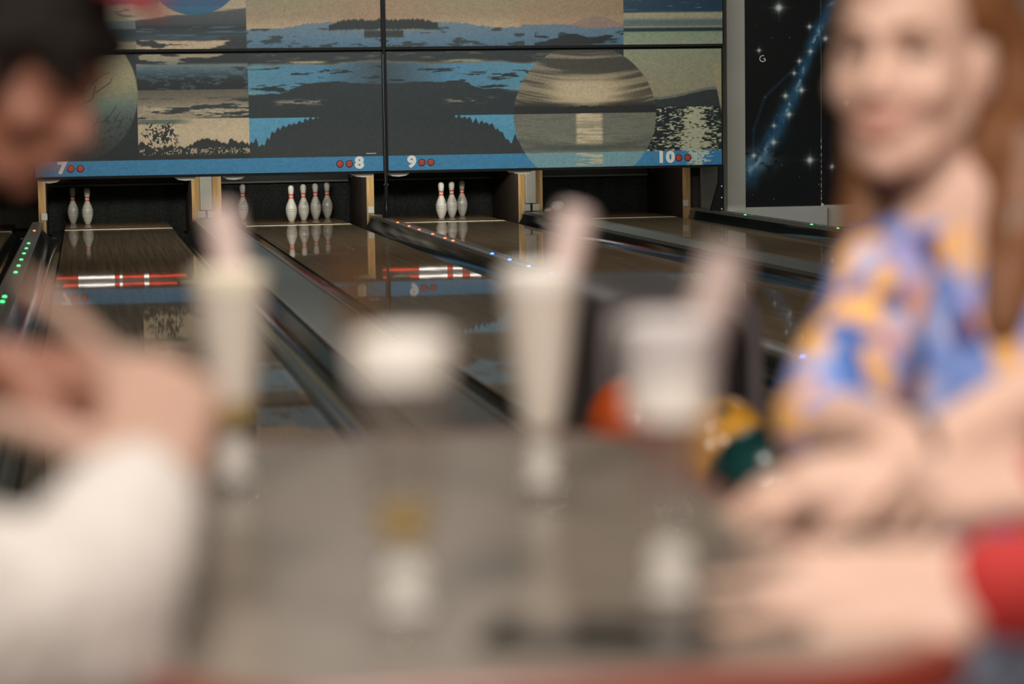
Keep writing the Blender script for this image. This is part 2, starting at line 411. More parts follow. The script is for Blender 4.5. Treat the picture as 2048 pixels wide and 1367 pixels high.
# ------------------------------------------------------------------ mural print (painted per vertex; flat print)
def _h(ix, iy, seed):
    a = (ix.astype(np.int64)*374761393+iy.astype(np.int64)*668265263+seed*2147483647) & 0xffffffff
    a = ((a ^ (a >> 13))*1274126177) & 0xffffffff
    return ((a ^ (a >> 16)) & 0xffff)/65535.0
def vn(x, y, seed):
    ix = np.floor(x); iy = np.floor(y); fx = x-ix; fy = y-iy; fx = fx*fx*(3-2*fx); fy = fy*fy*(3-2*fy)
    a = _h(ix, iy, seed); b = _h(ix+1, iy, seed); c = _h(ix, iy+1, seed); d = _h(ix+1, iy+1, seed)
    return (a*(1-fx)+b*fx)*(1-fy)+(c*(1-fx)+d*fx)*fy
def fbm(u, v, sx, sy, seed, oc=4):
    s = 0; a = .5; n = 0
    for k in range(oc):
        s = s+a*vn(u/sx*2**k+17.3*k, v/sy*2**k+9.1*k, seed+k); n += a; a *= .55
    return s/n
def sm(a, b, x): t = np.clip((x-a)/(b-a), 0, 1); return t*t*(3-2*t)
class Art:
    def __init__(s, shape): s.c = np.zeros(shape+(3,))
    def put(s, m, col):
        m = np.clip(np.asarray(m, float), 0, 1)[..., None]; col = np.asarray(col, float)
        s.c = s.c*(1-m)+col*m
def G(v, stops):
    vs_ = [q[0] for q in stops]; return np.stack([np.interp(v, vs_, [q[1][k] for q in stops]) for k in range(3)], -1)
def circ(u, v, cx, cy, r, e=1.2): return sm(r+e, r-e, np.hypot(u-cx, v-cy))
def seg(u, v, a, b, w0):
    ax, ay = a; bx, by = b; dx, dy = bx-ax, by-ay
    t = np.clip(((u-ax)*dx+(v-ay)*dy)/(dx*dx+dy*dy), 0, 1)
    return sm(w0+.8, w0-.4, np.hypot(u-ax-t*dx, v-ay-t*dy))
XT, UT = [-.8, .9, 2.625, 4.4, 6.1], [65.5, 419.3, 769.8, 1121.5, 1450.4]
def paint(X, Z):
    u = np.interp(X, XT, UT); v = 95.9+(1.76-Z)*202.9
    A = Art(u.shape)
    mo = (u >= 497)*(u <= 1250)
    A.put(np.ones_like(u), (56, 62, 62))
    d = np.abs(u-770); c = 274-d                       # mirrored middle scene
    jag = (fbm(u, v*0, 3.2, 1, 3, 3)-.5)
    # ---------- middle, upper
    sky = G(v, [(-160, (96, 96, 92)), (-60, (118, 108, 88)), (0, (138, 122, 93)), (30, (146, 124, 93)), (52, (168, 140, 104))])
    org = sm(120, 270, c)*.6+(u > 1040)*.4
    sky = sky*(1-org[..., None])+np.array((158, 114, 82))*org[..., None]
    A.put(mo*(v < 94), sky)
    hb = 57-12*sm(40, 150, c)+5*jag
    hb = np.where(u > 1045, 52+8*sm(1120, 1190, u)-2*sm(1200, 1250, u)+5*jag, hb)
    A.put((u > 1110)*mo*(v < 94)*(v > 60-24*np.exp(-((u-1195)/50)**2)), (140, 116, 104))
    A.put(mo*(v < 96)*(v > hb), G(v, [(45, (104, 116, 124)), (75, (92, 116, 132)), (96, (80, 106, 126))]))
    blot = fbm(u, v, 40, 9, 11)
    A.put((u < 1050)*mo*(v > 56)*(v < 96)*sm(.60, .66, blot+.10*sm(70, 95, v)), (56, 66, 70))
    A.put((c > 165)*mo*sm(38+8*sm(200, 165, c), 41.5+8*sm(200, 165, c), v+8*jag)*sm(61, 57, v+6*jag)*(v < 96), (38, 43, 43))
    A.put((c > 175)*mo*sm(.45, .6, fbm(u, v, 60, 6, 5))*sm(57, 60, v)*sm(72, 66, v)*.7, (122, 116, 98))
    A.put((c > 235)*mo*sm(60, 63, v)*sm(78, 72, v), (50, 54, 52))
    A.put((u > 1070)*mo*sm(.42, .5, fbm(u, v, 70, 14, 21)+.35*np.exp(-((u-1145)/55)**2-((v-85)/12)**2)-.12)*(v > 66)*(v < 96), (40, 46, 47))
    # ---------- middle, lower
    lo = mo*(v >= 94)
    n1 = fbm(u, v, 70, 14, 31); n2 = fbm(u, v, 34, 6, 37)
    A.put(lo, (50, 57, 58))
    A.put(lo*sm(.60, .68, n2)*(v < 122)*.6, (104, 102, 90))
    bl = G(c, [(0, (92, 134, 150)), (150, (84, 124, 146)), (215, (76, 100, 112)), (274, (66, 80, 86))])
    top = 128+7*(n1-.5)*2-4*sm(180, 274, c); bd = 184-20*sm(60, 125, c)+14*(n2-.5)+2*sm(200, 274, c)
    A.put(lo*sm(top-1.5, top+1.5, v)*sm(bd+1, bd-1, v), bl)
    A.put(lo*np.exp(-((v-123)/2.6)**2)*sm(60, 95, c)*sm(170, 140, c)*sm(.3, .5, n2), (160, 150, 122))
    A.put(lo*sm(top-5, top-1, v)*sm(top+3, top, v)*.55, (128, 118, 102))
    A.put(lo*sm(.57, .61, fbm(u, v, 50, 7, 43)+.25*np.exp(-((c-50)/28)**2-((v-174)/5)**2)+.22*np.exp(-((c-175)/22)**2-((v-147)/4)**2)-.06)*sm(top+4, top+8, v)*sm(bd, bd-2, v), (48, 56, 60))
    A.put(lo*sm(bd, bd+2, v), G(v, [(170, (52, 60, 63)), (235, (56, 63, 65)), (300, (66, 70, 70))]))
    A.put(lo*np.exp(-((v-183-4*(n1-.5))/3.0)**2)*sm(45, 0, c)*.85, (130, 150, 150))
    A.put(lo*sm(.48, .56, fbm(u, v, 26, 4, 47))*np.exp(-((v-202)/5)**2)*sm(40, 70, c)*sm(165, 135, c), (134, 128, 112))
    tb = np.interp(c, [-10, 0, 14, 24, 30, 44, 62, 95, 125, 160], [286, 284, 276, 288, 284, 266, 252, 243, 235, 228])
    spike = np.abs(((u+3*vn(u/9, u*0, 51)) % 11)/11-.5)*2
    tb = tb+9*(spike-.5)*(.5+vn(u/11, u*0, 53))+5*jag
    A.put(lo*sm(232, 233, v)*sm(tb+.8, tb-.8, v)*(c < 140), (94, 146, 168))
    # ---------- left collage column 275-497
    L = (u >= 275)*(u < 497)
    n3 = fbm(u, v, 60, 9, 61); n4 = fbm(u, v, 90, 3.2, 63); lx = (u-275)/222
    A.put(L*(v < 94), G(v, [(-160, (110, 104, 88)), (-40, (150, 134, 104)), (16, (158, 138, 108)), (30, (164, 138, 108))]))
    eb = 34-22*lx
    A.put(L*sm(eb, eb+5, v+8*(n4-.5))*(v < 94), G(v, [(20, (74, 76, 76)), (45, (54, 64, 68)), (50, (34, 42, 44)), (60, (40, 54, 62)), (74, (60, 74, 80))]))
    A.put(L*sm(.55, .62, n4)*sm(48, 52, v)*sm(76, 72, v)*.75, (84, 104, 112))
    A.put(L*sm(76, 78, v+6*(n3-.5))*(v < 96), (178, 150, 116))
    A.put(L*sm(.46, .54, n3+.25*(lx-.55))*sm(66, 74, v)*(v < 96), (48, 54, 54))
    A.put(L*(v >= 94)*(v < 176), G(v, [(94, (150, 134, 112)), (112, (150, 136, 112)), (124, (120, 124, 118)), (134, (84, 104, 112)), (146, (60, 78, 86)), (154, (42, 50, 52)), (176, (38, 44, 46))]))
    A.put(L*sm(.40, .47, fbm(u, v, 80, 12, 67)+.30*(lx-.35))*(v >= 94)*sm(127, 120, v), (44, 51, 51))
    A.put(L*sm(.50, .56, fbm(u, v, 70, 8, 69)-.15*lx)*sm(128, 132, v)*(v < 160)*.8, (48, 56, 58))
    A.put(L*sm(.58, .63, fbm(u, v, 16, 4, 71))*sm(128, 136, v)*(v < 174)*.45, (104, 120, 124))
    A.put(L*(v >= 174), G(v, [(174, (100, 94, 82)), (196, (124, 114, 96)), (212, (162, 148, 122)), (231, (150, 136, 114))]))
    A.put(L*sm(.46, .52, fbm(u, v, 58, 7, 73)+.24*(lx-.45)+.0026*(v-214))*sm(186, 196, v)*(v < 233), (62, 66, 66))
    A.put(L*sm(.57, .62, fbm(u, v, 44, 5, 75))*sm(206, 210, v)*sm(232, 226, v)*.8, (186, 170, 140))
    A.put(L*(v >= 231), G(v, [(231, (184, 162, 128)), (262, (196, 172, 136)), (300, (190, 166, 132))]))
    A.put(L*sm(231, 233, v)*sm(243, 239, v)*sm(.55, .3, lx)*sm(.3, .5, n3+.15), (104, 112, 106))
    t1 = 283+10*(fbm(u, v*0, 14, 1, 81)-.5)*2-14*np.exp(-((lx-.62)/.12)**2)-9*np.exp(-((lx-.90)/.08)**2)+8*jag
    A.put(L*sm(t1, t1+1.5, v), (58, 63, 62))
    lf = vn(u/2.6, v/2.6, 83)*.6+vn(u/6, v/6, 85)*.4
    A.put(L*sm(.5, .56, lf+.28*np.exp(-((u-318)/22)**2-((v-264)/17)**2)-.10)*circ(u, v, 318, 266, 36, 8)*(v > 238), (54, 60, 58))
    A.put(L*sm(.70, .75, vn(u/2.4, v/2.4, 87)+.35*np.exp(-((v-296)/7)**2)*sm(.3, .5, lx)*np.sin(u/9)**2)*sm(286, 292, v)*sm(304, 300, v), (172, 152, 122))
    A.put(L*sm(300, 306, v), (58, 61, 60))
    # ---------- far left with the pale sphere
    P = u < 275
    A.put(P*(v < 94), G(v, [(-160, (120, 112, 92)), (0, (150, 134, 100)), (38, (140, 128, 98)), (39, (98, 108, 108)), (53, (92, 104, 106)), (56, (38, 50, 54)), (66, (42, 58, 66)), (78, (82, 92, 94)), (80, (150, 136, 108)), (94, (150, 138, 108))]))
    A.put(P*(v >= 94), (52, 57, 57))
    sp = circ(u, v, 140, 180, 136)*(u < 300)
    A.put(sp, G(v, [(45, (140, 128, 96)), (110, (152, 138, 106)), (165, (148, 140, 106)), (188, (124, 128, 108)), (200, (110, 122, 112)), (232, (86, 94, 90)), (290, (66, 68, 66)), (320, (60, 62, 62))]))
    for a, b, w0 in (((150, 185), (178, 170), 1.3), ((178, 170), (199, 148), 1.0), ((199, 148), (220, 138), .6), ((185, 190), (192, 165), 1.4), ((192, 178), (222, 158), 1.1), ((222, 158), (226, 148), .6), ((120, 220), (182, 192), 1.6),
                     ((170, 168), (182, 140), .7), ((210, 235), (232, 205), .9), ((224, 240), (240, 216), .7), ((200, 245), (214, 224), .8), ((236, 246), (246, 226), .7), ((184, 255), (196, 226), 1.0)):
        A.put(sp*seg(u, v, a, b, w0)*.75, (70, 66, 54))
    A.put(sp*sm(.60, .68, vn(u/2.2, v/6, 91))*sm(214, 240, v)*.6, (58, 60, 56))
    # small spheres at the top
    A.put(circ(u, v, 273, -17, 54), G(fbm(u, v, 60, 12, 93), [(.35, (50, 78, 98)), (.55, (76, 96, 106)), (.66, (150, 146, 120))]))
    A.put(circ(u, v, 273, -17, 54)*sm(28, 34, v), (160, 150, 118))
    A.put(circ(u, v, 395, -73, 101), G(v, [(-160, (34, 60, 90)), (-10, (44, 80, 112)), (8, (40, 76, 106)), (12, (24, 92, 116)), (28, (20, 84, 110))]))
    # ---------- right block beyond 1245
    Rr = u >= 1248
    n5 = fbm(u, v, 60, 5, 101)
    A.put(Rr*(v < 96), G(v, [(-160, (60, 84, 100)), (-30, (36, 66, 84)), (27, (34, 62, 80)), (31, (150, 142, 116)), (40, (146, 140, 118)), (47, (92, 104, 104)), (56, (98, 110, 108)), (59, (150, 144, 122)), (62, (38, 60, 66)), (67, (34, 52, 58)), (69, (128, 138, 118)), (96, (136, 142, 120))]))
    A.put(Rr*sm(.56, .64, n5)*sm(28, 20, v)*.8, (132, 136, 124))
    A.put(Rr*sm(.5, .6, fbm(u, v, 80, 9, 103))*sm(18, 24, v)*sm(40, 34, v)*.8, (44, 68, 82))
    A.put(Rr*(v >= 94), G(v, [(94, (136, 140, 118)), (150, (142, 138, 114)), (195, (146, 138, 114))]))
    mt = 205-18*sm(1320, 1425, u)+4*(fbm(u, v*0, 20, 1, 105)-.5)
    A.put(Rr*sm(mt-5, mt-4, v+2*jag)*(v > 150), (112, 116, 106))
    A.put(Rr*sm(mt, mt+1.5, v), (60, 66, 66))
    A.put(Rr*sm(221, 223, v), (44, 52, 54))
    col_ = np.exp(-((u-1390)/(22+.12*(v-222)))**2)
    A.put(Rr*(v > 222)*sm(.0, .12, vn(u/5, v/1.7, 107)*.6+vn(u/12, v/2.6, 109)*.4-.62+.40*col_+.0007*(v-222)*(v > 236)), (168, 166, 140))
    A.put(Rr*sm(1432, 1434, u-.18*(v-180))*sm(120, 150, v)*sm(240, 220, v), (152, 142, 112))
    # ---------- big sunset sphere
    C = circ(u, v, 1169, 236, 142, .8)
    rr = np.hypot(u-1169, v-236)
    bow = v+((u-1169)/142)**2*20
    A.put(C, G(v, [(94, (92, 88, 78)), (130, (90, 86, 76)), (215, (86, 80, 70)), (300, (120, 120, 108))]))
    st = fbm(u*.15, bow, 30, 7, 121)
    A.put(C*(v < 224)*sm(.45, .62, st)*.8, (142, 132, 108))
    A.put(C*(v < 224)*sm(.56, .42, st)*.5, (64, 62, 56))
    g = np.exp(-((u-1172)/72)**4-((v-190)/30)**4)
    A.put(C*(v < 226)*g, (196, 172, 134))
    A.put(C*(v < 226)*np.exp(-((u-1172)/115)**2-((v-184)/22)**2)*.6, (180, 158, 124))
    A.put(C*sm(206, 216, v)*(v < 226)*(1-.9*np.exp(-((u-1175)/42)**2)), (64, 62, 58))
    hz = 221+4*(fbm(u, v*0, 10, 1, 123)-.5)
    A.put(C*sm(hz-4, hz-3, v+3*jag)*(v < 233), (52, 54, 53))
    A.put(C*(v >= 232), G(v, [(232, (118, 116, 104)), (290, (124, 124, 112)), (304, (100, 104, 96)), (312, (126, 128, 114))]))
    A.put(C*(v >= 232)*sm(.56, .64, fbm(u, v, 40, 2.5, 125))*.35, (90, 92, 86))
    kk = sm(1148, 1156, u)*sm(1208, 1200, u)
    A.put(C*kk*(v >= 232)*sm(300, 288, v)*(.55+.45*sm(.4, .6, fbm(u, v, 50, 3, 127))), (196, 176, 140))
    A.put(C*np.exp(-((v-302-((u-1169)/142)**2*-18)/5)**2)*.5*(v > 240), (82, 86, 80))
    # ---------- blue number band
    band = (v > 311.5)
    A.put(band, (76, 132, 164))
    A.put(band*sm(1290, 1440, u)*.6, (60, 120, 164))
    A.put(band*C, (124, 154, 160))
    A.put(band*C*kk*sm(.42, .55, fbm(u, v, 40, 3, 131)), (190, 176, 144))
    A.put(band*(u > 1340)*sm(.62, .70, vn(u/5, v/2, 107)*.6+.5*np.exp(-((u-1395)/26)**2)), (172, 180, 164))
    A.c = A.c*(1+.16*(vn(u/1.1, v/1.1, 201)-.5)+.10*(fbm(u, v, 7, 4, 203)-.5))[..., None]
    lum = (A.c*np.array((.3, .59, .11))).sum(-1, keepdims=True); wm = np.clip((A.c[..., :1]-A.c[..., 2:])/60, 0, 1)
    A.c = lum+(A.c-lum)*(1-.30*wm)
    return 262*(np.clip(A.c, 0, 255)/255)**1.22
K_ALB = 1.45
def art_panel(name, x0, x1, z0, z1, y, fn, step, m, parent):
    nx = int(round((x1-x0)/step)); nz = int(round((z1-z0)/step))
    xs = np.linspace(x0, x1, nx+1); zs = np.linspace(z0, z1, nz+1); X, Z = np.meshgrid(xs, zs)
    col = fn(X, Z)/255.0
    lin = np.where(col <= .04045, col/12.92, ((col+.055)/1.055)**2.4)*K_ALB
    lin = np.clip(lin, 0, .88)
    n = X.size
    co = np.stack([X.ravel(), np.full(n, y), Z.ravel()], -1).astype(np.float32)
    i = np.arange((nx+1)*(nz+1)).reshape(nz+1, nx+1)
    q = np.stack([i[:-1, :-1], i[:-1, 1:], i[1:, 1:], i[1:, :-1]], -1).reshape(-1, 4)
    me = bpy.data.meshes.new(name)
    me.vertices.add(n); me.vertices.foreach_set('co', co.ravel())
    me.loops.add(q.size); me.loops.foreach_set('vertex_index', q.ravel().astype(np.int32))
    me.polygons.add(len(q)); me.polygons.foreach_set('loop_start', np.arange(0, q.size, 4, dtype=np.int32))
    me.update(calc_edges=True)
    a = me.color_attributes.new('art', 'FLOAT_COLOR', 'POINT')
    a.data.foreach_set('color', np.concatenate([lin.reshape(-1, 3), np.ones((n, 1))], -1).astype(np.float32).ravel())
    me.materials.append(m); o = bpy.data.objects.new(name, me); COL.objects.link(o); o.parent = parent; return o
YM = -1.55
def board(label, x0, x1, z0, z1, step):
    t = thing('masking_unit', label, 'mural', (0, 0, 0), 0, None)
    MB().box(x0, x1, YM+.004, YM+.05, z0, z1).build('backing_board', m_frame, t)
    art_panel('printed_face', x0+.012, x1-.012, z0+.006, z1-.006, YM, paint, step, m_print, t)
    if z1 > 2:
        for hx in (x0+.4, (x0+x1)/2, x1-.4): MB().box(hx-.02, hx+.02, YM+.01, YM+.045, z1, 3.4).build('hanger', m_frame, t)
    for a, b, c_, d_ in ((x0, x0+.012, z0, z1), (x1-.012, x1, z0, z1), (x0, x1, z0-.02, z0+.006), (x0, x1, z1-.006, z1)):
        MB().box(a, b, YM-.006, YM+.05, c_, d_).build('edge_trim', m_frame, t)
    return t
PL = board('lower masking panel with bare tree globe, dusk trees and two lane numbers', -.80, 2.612, .545, 1.728, .0065)
PR = board('lower masking panel with a large sunset globe and glittering lake', 2.638, 6.075, .545, 1.728, .0065)
UL = board('upper masking panel with small blue globes and orange sky over hills', -.80, 2.612, 1.762, 2.75, .0085)
UR = board('upper masking panel with orange sky, hills and a blue cloud block', 2.638, 6.09, 1.762, 2.75, .0085)
t = thing('masking_unit', 'plain dusk coloured masking panel behind the man in red cap', 'mural')
MB().box(-4.2, -.82, YM, YM+.05, .545, 3.4, .004).build('board', mat('dusk_print', S(96, 92, 80), .5, var=.5, scale=(.6, 1, 2.5)), t)
# gap strip between the lower and upper rows
tag(MB().box(-.8, 6.09, YM+.051, YM+.09, 1.70, 1.80).build('cross_rail', m_frame), 'black cross rail in the gap between upper and lower masking panels', 'rail')
# lane numbers and indicator lamps
def number(txt, x, parent, size=.152):
    cu = bpy.data.curves.new('number', 'FONT'); cu.body = txt; cu.size = size; cu.extrude = .0015; cu.offset = .0085; cu.align_x = 'CENTER'; cu.align_y = 'CENTER'; cu.space_character = 1.12
    o = bpy.data.objects.new('tmp', cu); COL.objects.link(o)
    dg = bpy.context.evaluated_depsgraph_get(); me = bpy.data.meshes.new_from_object(o.evaluated_get(dg))
    bpy.data.objects.remove(o)
    me.materials.clear(); me.materials.append(m_num)
    q = bpy.data.objects.new('number', me); COL.objects.link(q); q.parent = parent; q.location = (x, YM-.004, .630); q.rotation_euler = (math.pi/2, 0, 0)
    q.scale = (1.12, 1, 1)
    q['label'] = 'white number '+txt
for txt, x, p, cs in (('7', -.536, PL, (-.450, -.359)), ('8', 2.361, PL, (2.168, 2.262)), ('9', 2.885, PR, (2.986, 3.076)), ('10', 5.477, PR, (5.612, 5.706))):
    number(txt, x, p)
    for cx in cs:
        mt = Matrix.Rotation(math.pi/2, 4, 'X')
        MB().lathe([(.036, -.001), (.036, .0035), (.031, .0035), (.031, .0)], 24, mtx=mt).build('indicator_ring', m_frame, p, True, (cx, YM, .626))
        MB().lathe([(.031, -.001), (.030, .002), (.02, .0028), (0, .003)], 24, mtx=mt).build('indicator_lens', m_bulb, p, True, (cx, YM-.0005, .626))
MB().box(2.43, 2.53, YM-.0012, YM, .722, .727).build('fine_print', m_num, PL)['label'] = 'tiny pale line of print'
# black support posts of the masking units
def post(x, label, flare):
    t = thing('support_post', label, 'post', (x, YM+.02, 0))
    MB().box(-.0115, .0115, -.03, .02, .40, 2.75).build('upper_channel', m_frame, t)
    MB().box(-.0118, -.0085, -.032, -.029, .42, 1.70).build('worn_edge', m_chrome, t)
    MB().lathe([(.012, .40), (.026, .405), (.026, .42), (.012, .425)], 16).build('collar', m_chrome, t, True)
    MB().lathe([(.042, .0865), (.041, .12), (.034, .22), (.018, .38), (.014, .41)], 20).build('flared_foot', m_gutter, t, True)
post(2.625, 'black support post with flared foot between the lower masking panels', True)
t = thing('masking_stay', 'black wedge shaped leg with pale bolts under the right end of the masking', 'post', (6.0, YM, 0))
MB().add([(x, y, z) for y in (-.03, .03) for x, z in ((-.06, .0865), (.075, .0865), (.075, .54), (.03, .54), (.02, .36))], [(4, 3, 2, 1, 0), (5, 6, 7, 8, 9)]+[(i, (i+1) % 5, 5+(i+1) % 5, 5+i) for i in range(5)]).build('leg_plate', m_frame, t)
for z in (.10, .215, .33):
    MB().lathe([(.008, 0), (.007, .005), (0, .006)], 10, mtx=Matrix.Rotation(math.pi/2, 4, 'X')).build('bolt', m_num, t, True, (.05, -.03, z))
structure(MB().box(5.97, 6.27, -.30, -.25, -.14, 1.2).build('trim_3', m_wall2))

# ------------------------------------------------------------------ star poster
def stars(X, Z):
    # poster coordinates: photo-like units, 201 per metre
    a = 1488+(X-6.462)*191; b = 418-(Z-.075)*192
    A = Art(a.shape)
    A.put(np.ones_like(a), (18, 20, 20))
    A.put(sm(.4, .7, fbm(a, b, 120, 120, 5))*.5*sm(200, 350, b), (42, 24, 26))
    A.put(sm(.45, .7, fbm(a, b, 160, 100, 9))*.4, (16, 26, 34))
    px = [1470, 1492, 1512, 1538, 1556, 1578, 1597, 1614, 1630, 1655, 1700, 1760]; py = [372, 345, 330, 292, 260, 218, 178, 130, 90, 40, -50, -160]
    yy = np.interp(a, px, py)
    dist = np.abs(b-yy)*.5
    wd = 9+7*fbm(a, b, 30, 30, 13)*2
    gl = np.exp(-(dist/wd)**2)*(.45+.9*fbm(a, b, 14, 18, 17))
    A.put(np.clip(gl, 0, 1)*.85, (46, 96, 132))
    A.put(np.exp(-(dist/5)**2)*sm(.48, .7, fbm(a, b, 10, 14, 19)), (130, 160, 176))
    br = np.exp(-((a-1515)/34)**2-((b-322)/22)**2)*sm(.3, .6, fbm(a, b, 14, 10, 23)); A.put(br*.75, (112, 146, 166))
    for a0, b0, a1, b1 in ((1504, 330, 1506, 262), (1506, 262, 1530, 196), (1530, 196, 1600, 132), (1510, 312, 1550, 240)):
        A.put(seg(a, b, (a0, b0), (a1, b1), 3)*.35, (40, 76, 104))
    A.put(sm(.982, .99, vn(a/1.3, b/1.3, 29))*.8, (170, 176, 176))
    for sx, sy, r in ((1559, 20, 13), (1605, 184, 8), (1579, 232, 8), (1622, 324, 11), (1624, 107, 6), (1506, 313, 7), (1547, 287, 8), (1601, 126, 6), (1572, 195, 7), (1548, 254, 5), (1622, 58, 6), (1655, 82, 7), (1518, 104, 5), (1668, 338, 6), (1700, 210, 10), (1760, 90, 9), (1590, 150, 5)):
        q = np.hypot(a-sx, b-sy)
        A.put(np.exp(-(q/(r*.45))**2)*.95+.35*np.exp(-(q/r)**2), (205, 212, 212))
        A.put((np.exp(-np.abs(a-sx)/1.2-np.abs(b-sy)/(r*.9))+np.exp(-np.abs(b-sy)/1.2-np.abs(a-sx)/(r*.9)))*.8, (200, 208, 208))
    return np.clip(A.c, 0, 255)
t = thing('star_poster', 'tall black star poster with blue nebula and letter G on the end wall', 'poster')
MB().box(6.466, 7.285, -.985, -.971, .07, 3.0).build('backing_sheet', m_frame, t)
art_panel('printed_face', 6.466, 7.285, .07, 2.6, -.9862, stars, .008, m_print, t)
cu = bpy.data.curves.new('letter', 'FONT'); cu.body = 'G'; cu.size = .10; cu.extrude = .0008; cu.align_x = 'CENTER'; cu.align_y = 'CENTER'
o = bpy.data.objects.new('tmp', cu); COL.objects.link(o); me = bpy.data.meshes.new_from_object(o.evaluated_get(bpy.context.evaluated_depsgraph_get())); bpy.data.objects.remove(o)
me.materials.clear(); me.materials.append(m_num); o = bpy.data.objects.new('letter', me); COL.objects.link(o); o.parent = t; o.location = (6.655, -.988, 1.62); o.rotation_euler = (math.pi/2, math.radians(-20), 0); o['label'] = 'pale letter G'
t = thing('star_poster', 'second dark star poster right of the torn seam, behind the woman', 'poster')
MB().box(7.295, 9.0, -.985, -.971, .10, 3.0).build('backing_sheet', m_frame, t)
art_panel('printed_face', 7.295, 9.0, .10, 2.6, -.9862, stars, .016, m_print, t)
rnd = random.Random(3); mb = MB()
z = .10
while z < .75:
    h = rnd.uniform(.012, .05); mb.box(7.284, 7.284+rnd.uniform(.003, .007), -.988, -.9855, z, z+h); z += h+rnd.uniform(.01, .05)
mb.box(7.284, 7.31, -.988, -.9855, .085, .11)
mb.build('torn_seam', m_num, t)['label'] = 'white torn paper edge'

# ------------------------------------------------------------------ local frame around the camera: right, forward, up
HF = Vector((math.sin(YAW), math.cos(YAW), 0)); HR = Vector((math.cos(YAW), -math.sin(YAW), 0))
def LW(r, f, z): return Vector((CAM[0], CAM[1], 0))+HR*r+HF*f+Vector((0, 0, z))

# ------------------------------------------------------------------ ball return with balls
m_hood = mat('ball_return_shell', (.10, .085, .088), .38, spec=.5, var=.08)
m_rack = mat('ball_return_rail', (.20, .19, .17), .35, metal=.4)
t = thing('ball_return', 'dark grey arched ball return hood and rack standing behind the table', 'ball return', (.955, -20.1, 0))
# arched hood: outer arch, opening to the front
out = []; inn = []
W2, HT = .19, .712
for i in range(17):
    a = math.pi*i/16; ca, sa = math.cos(a), math.sin(a)
    e = lambda q, p: math.copysign(abs(q)**p, q)
    out.append((-W2*e(ca, .35), .55+(HT-.55)*e(sa, .45))); inn.append((-(W2-.035)*e(ca, .35), .52+(HT-.05-.52)*e(sa, .5)))
out = [(-W2, 0)]+out+[(W2, 0)]; inn = [(-W2+.035, 0)]+inn+[(W2-.035, 0)]
mb = MB(); n = len(out)
for y0, y1 in ((-.25, .45),):
    v = [(x, y0, z) for x, z in out]+[(x, y0, z) for x, z in inn]+[(x, y1, z) for x, z in out]+[(x, y1, z) for x, z in inn]
    f = []
    for i in range(n-1):
        f += [(i, i+1, n+i+1, n+i), (2*n+i, 3*n+i, 3*n+i+1, 2*n+i+1), (i, 2*n+i, 2*n+i+1, i+1), (n+i, n+i+1, 3*n+i+1, 3*n+i)]
    f += [(0, n, 3*n, 2*n), (n-1, 3*n-1, 4*n-1, 2*n-1)]
    mb.add(v, f)
mb.build('hood', m_hood, t, True)
MB().box(-W2+.036, W2-.036, .40, .44, .02, .66).build('inner_panel', m_dark, t)
RX = -.115
MB().box(RX-.12, RX+.12, -1.75, -.26, .22, .34, .03).build('rack_body', m_hood, t, True)
for s in (-1, 1):
    MB().tube([(RX+s*.115, -.26, .355), (RX+s*.115, -1.70, .355), (RX+s*.09, -1.78, .355)], .014, 10).build('rack_rail', m_rack, t, True)
for y in (-.5, -1.5):
    MB().box(RX-.06, RX+.06, y-.06, y+.06, 0, .23, .008).build('rack_leg', m_hood, t)
t.location = (.955, -20.1, 0)
def ball(x, y, col, lab, rough=.24):
    o = MB().lathe([(.1085*math.sin(math.pi*i/24), -.1085*math.cos(math.pi*i/24)) for i in range(25)], 36)
    th = thing('bowling_ball', lab, 'bowling ball', (x, y, .452), 0, 'bowling balls on the return')
    o.build('shell', mat('ball_'+lab.split()[1], col, rough, var=.35, scale=(14, 14, 14), coat=.15), th, True)
    for a, b in ((-.12, .98), (.12, .98), (0, .80)):
        d = Vector((a, -math.sqrt(max(0, 1-a*a-b*b))-.02, b)).normalized()
        q = d.to_track_quat('Z', 'Y').to_matrix().to_4x4()
        MB().lathe([(.012, 0), (.012, .0012), (0, .0013)], 12, mtx=Matrix.Translation(d*.1083)@q).build('finger_hole', m_dark, th, True)
    return th
ball(.810, -20.57, (.62, .10, .02), 'glossy orange bowling ball on the rack at the hood opening')
ball(.870, -20.98, (.62, .30, .04), 'glossy amber bowling ball between the orange and the green ball')
ball(.845, -21.44, (.008, .045, .045), 'glossy dark green bowling ball nearest the table')

# ------------------------------------------------------------------ table
m_top = mat('table_laminate', (.190, .160, .130), .24, spec=.5, var=.05, scale=(30, 30, 30))
m_rim = mat('table_red_rim', (.17, .026, .016), .35, var=.1)
TX0, TX1, TY0, TY1 = -.300, .285, -24.010, -22.79
def rrect(x0, x1, y0, y1, r, n=7):
    p = []
    for cx, cy, a0 in ((x1-r, y1-r, 0), (x0+r, y1-r, 90), (x0+r, y0+r, 180), (x1-r, y0+r, 270)):
        for i in range(n+1):
            a = math.radians(a0+90*i/n); p.append((cx+r*math.cos(a), cy+r*math.sin(a)))
    return p
tc_ = ((TX0+TX1)/2, (TY0+TY1)/2); hx, hy = (TX1-TX0)/2, (TY1-TY0)/2
table = thing('cafe_table', 'grey brown table with red rim and rounded corners carrying the glasses', 'table', (tc_[0], tc_[1], 0))
MB().prism_z(rrect(-hx+.022, hx-.022, -hy+.022, hy-.022, .125), .722, .75).build('tabletop', m_top, table)
o_ = rrect(-hx, hx, -hy, hy, .145); i_ = rrect(-hx+.0225, hx-.0225, -hy+.0225, hy-.0225, .1245); n = len(o_)
v = [(x, y, .718) for x, y in o_]+[(x, y, .744) for x, y in o_]+[(x, y, .7505) for x, y in rrect(-hx+.008, hx-.008, -hy+.008, hy-.008, .138)]+[(x, y, .7505) for x, y in i_]+[(x, y, .718) for x, y in i_]
f = []
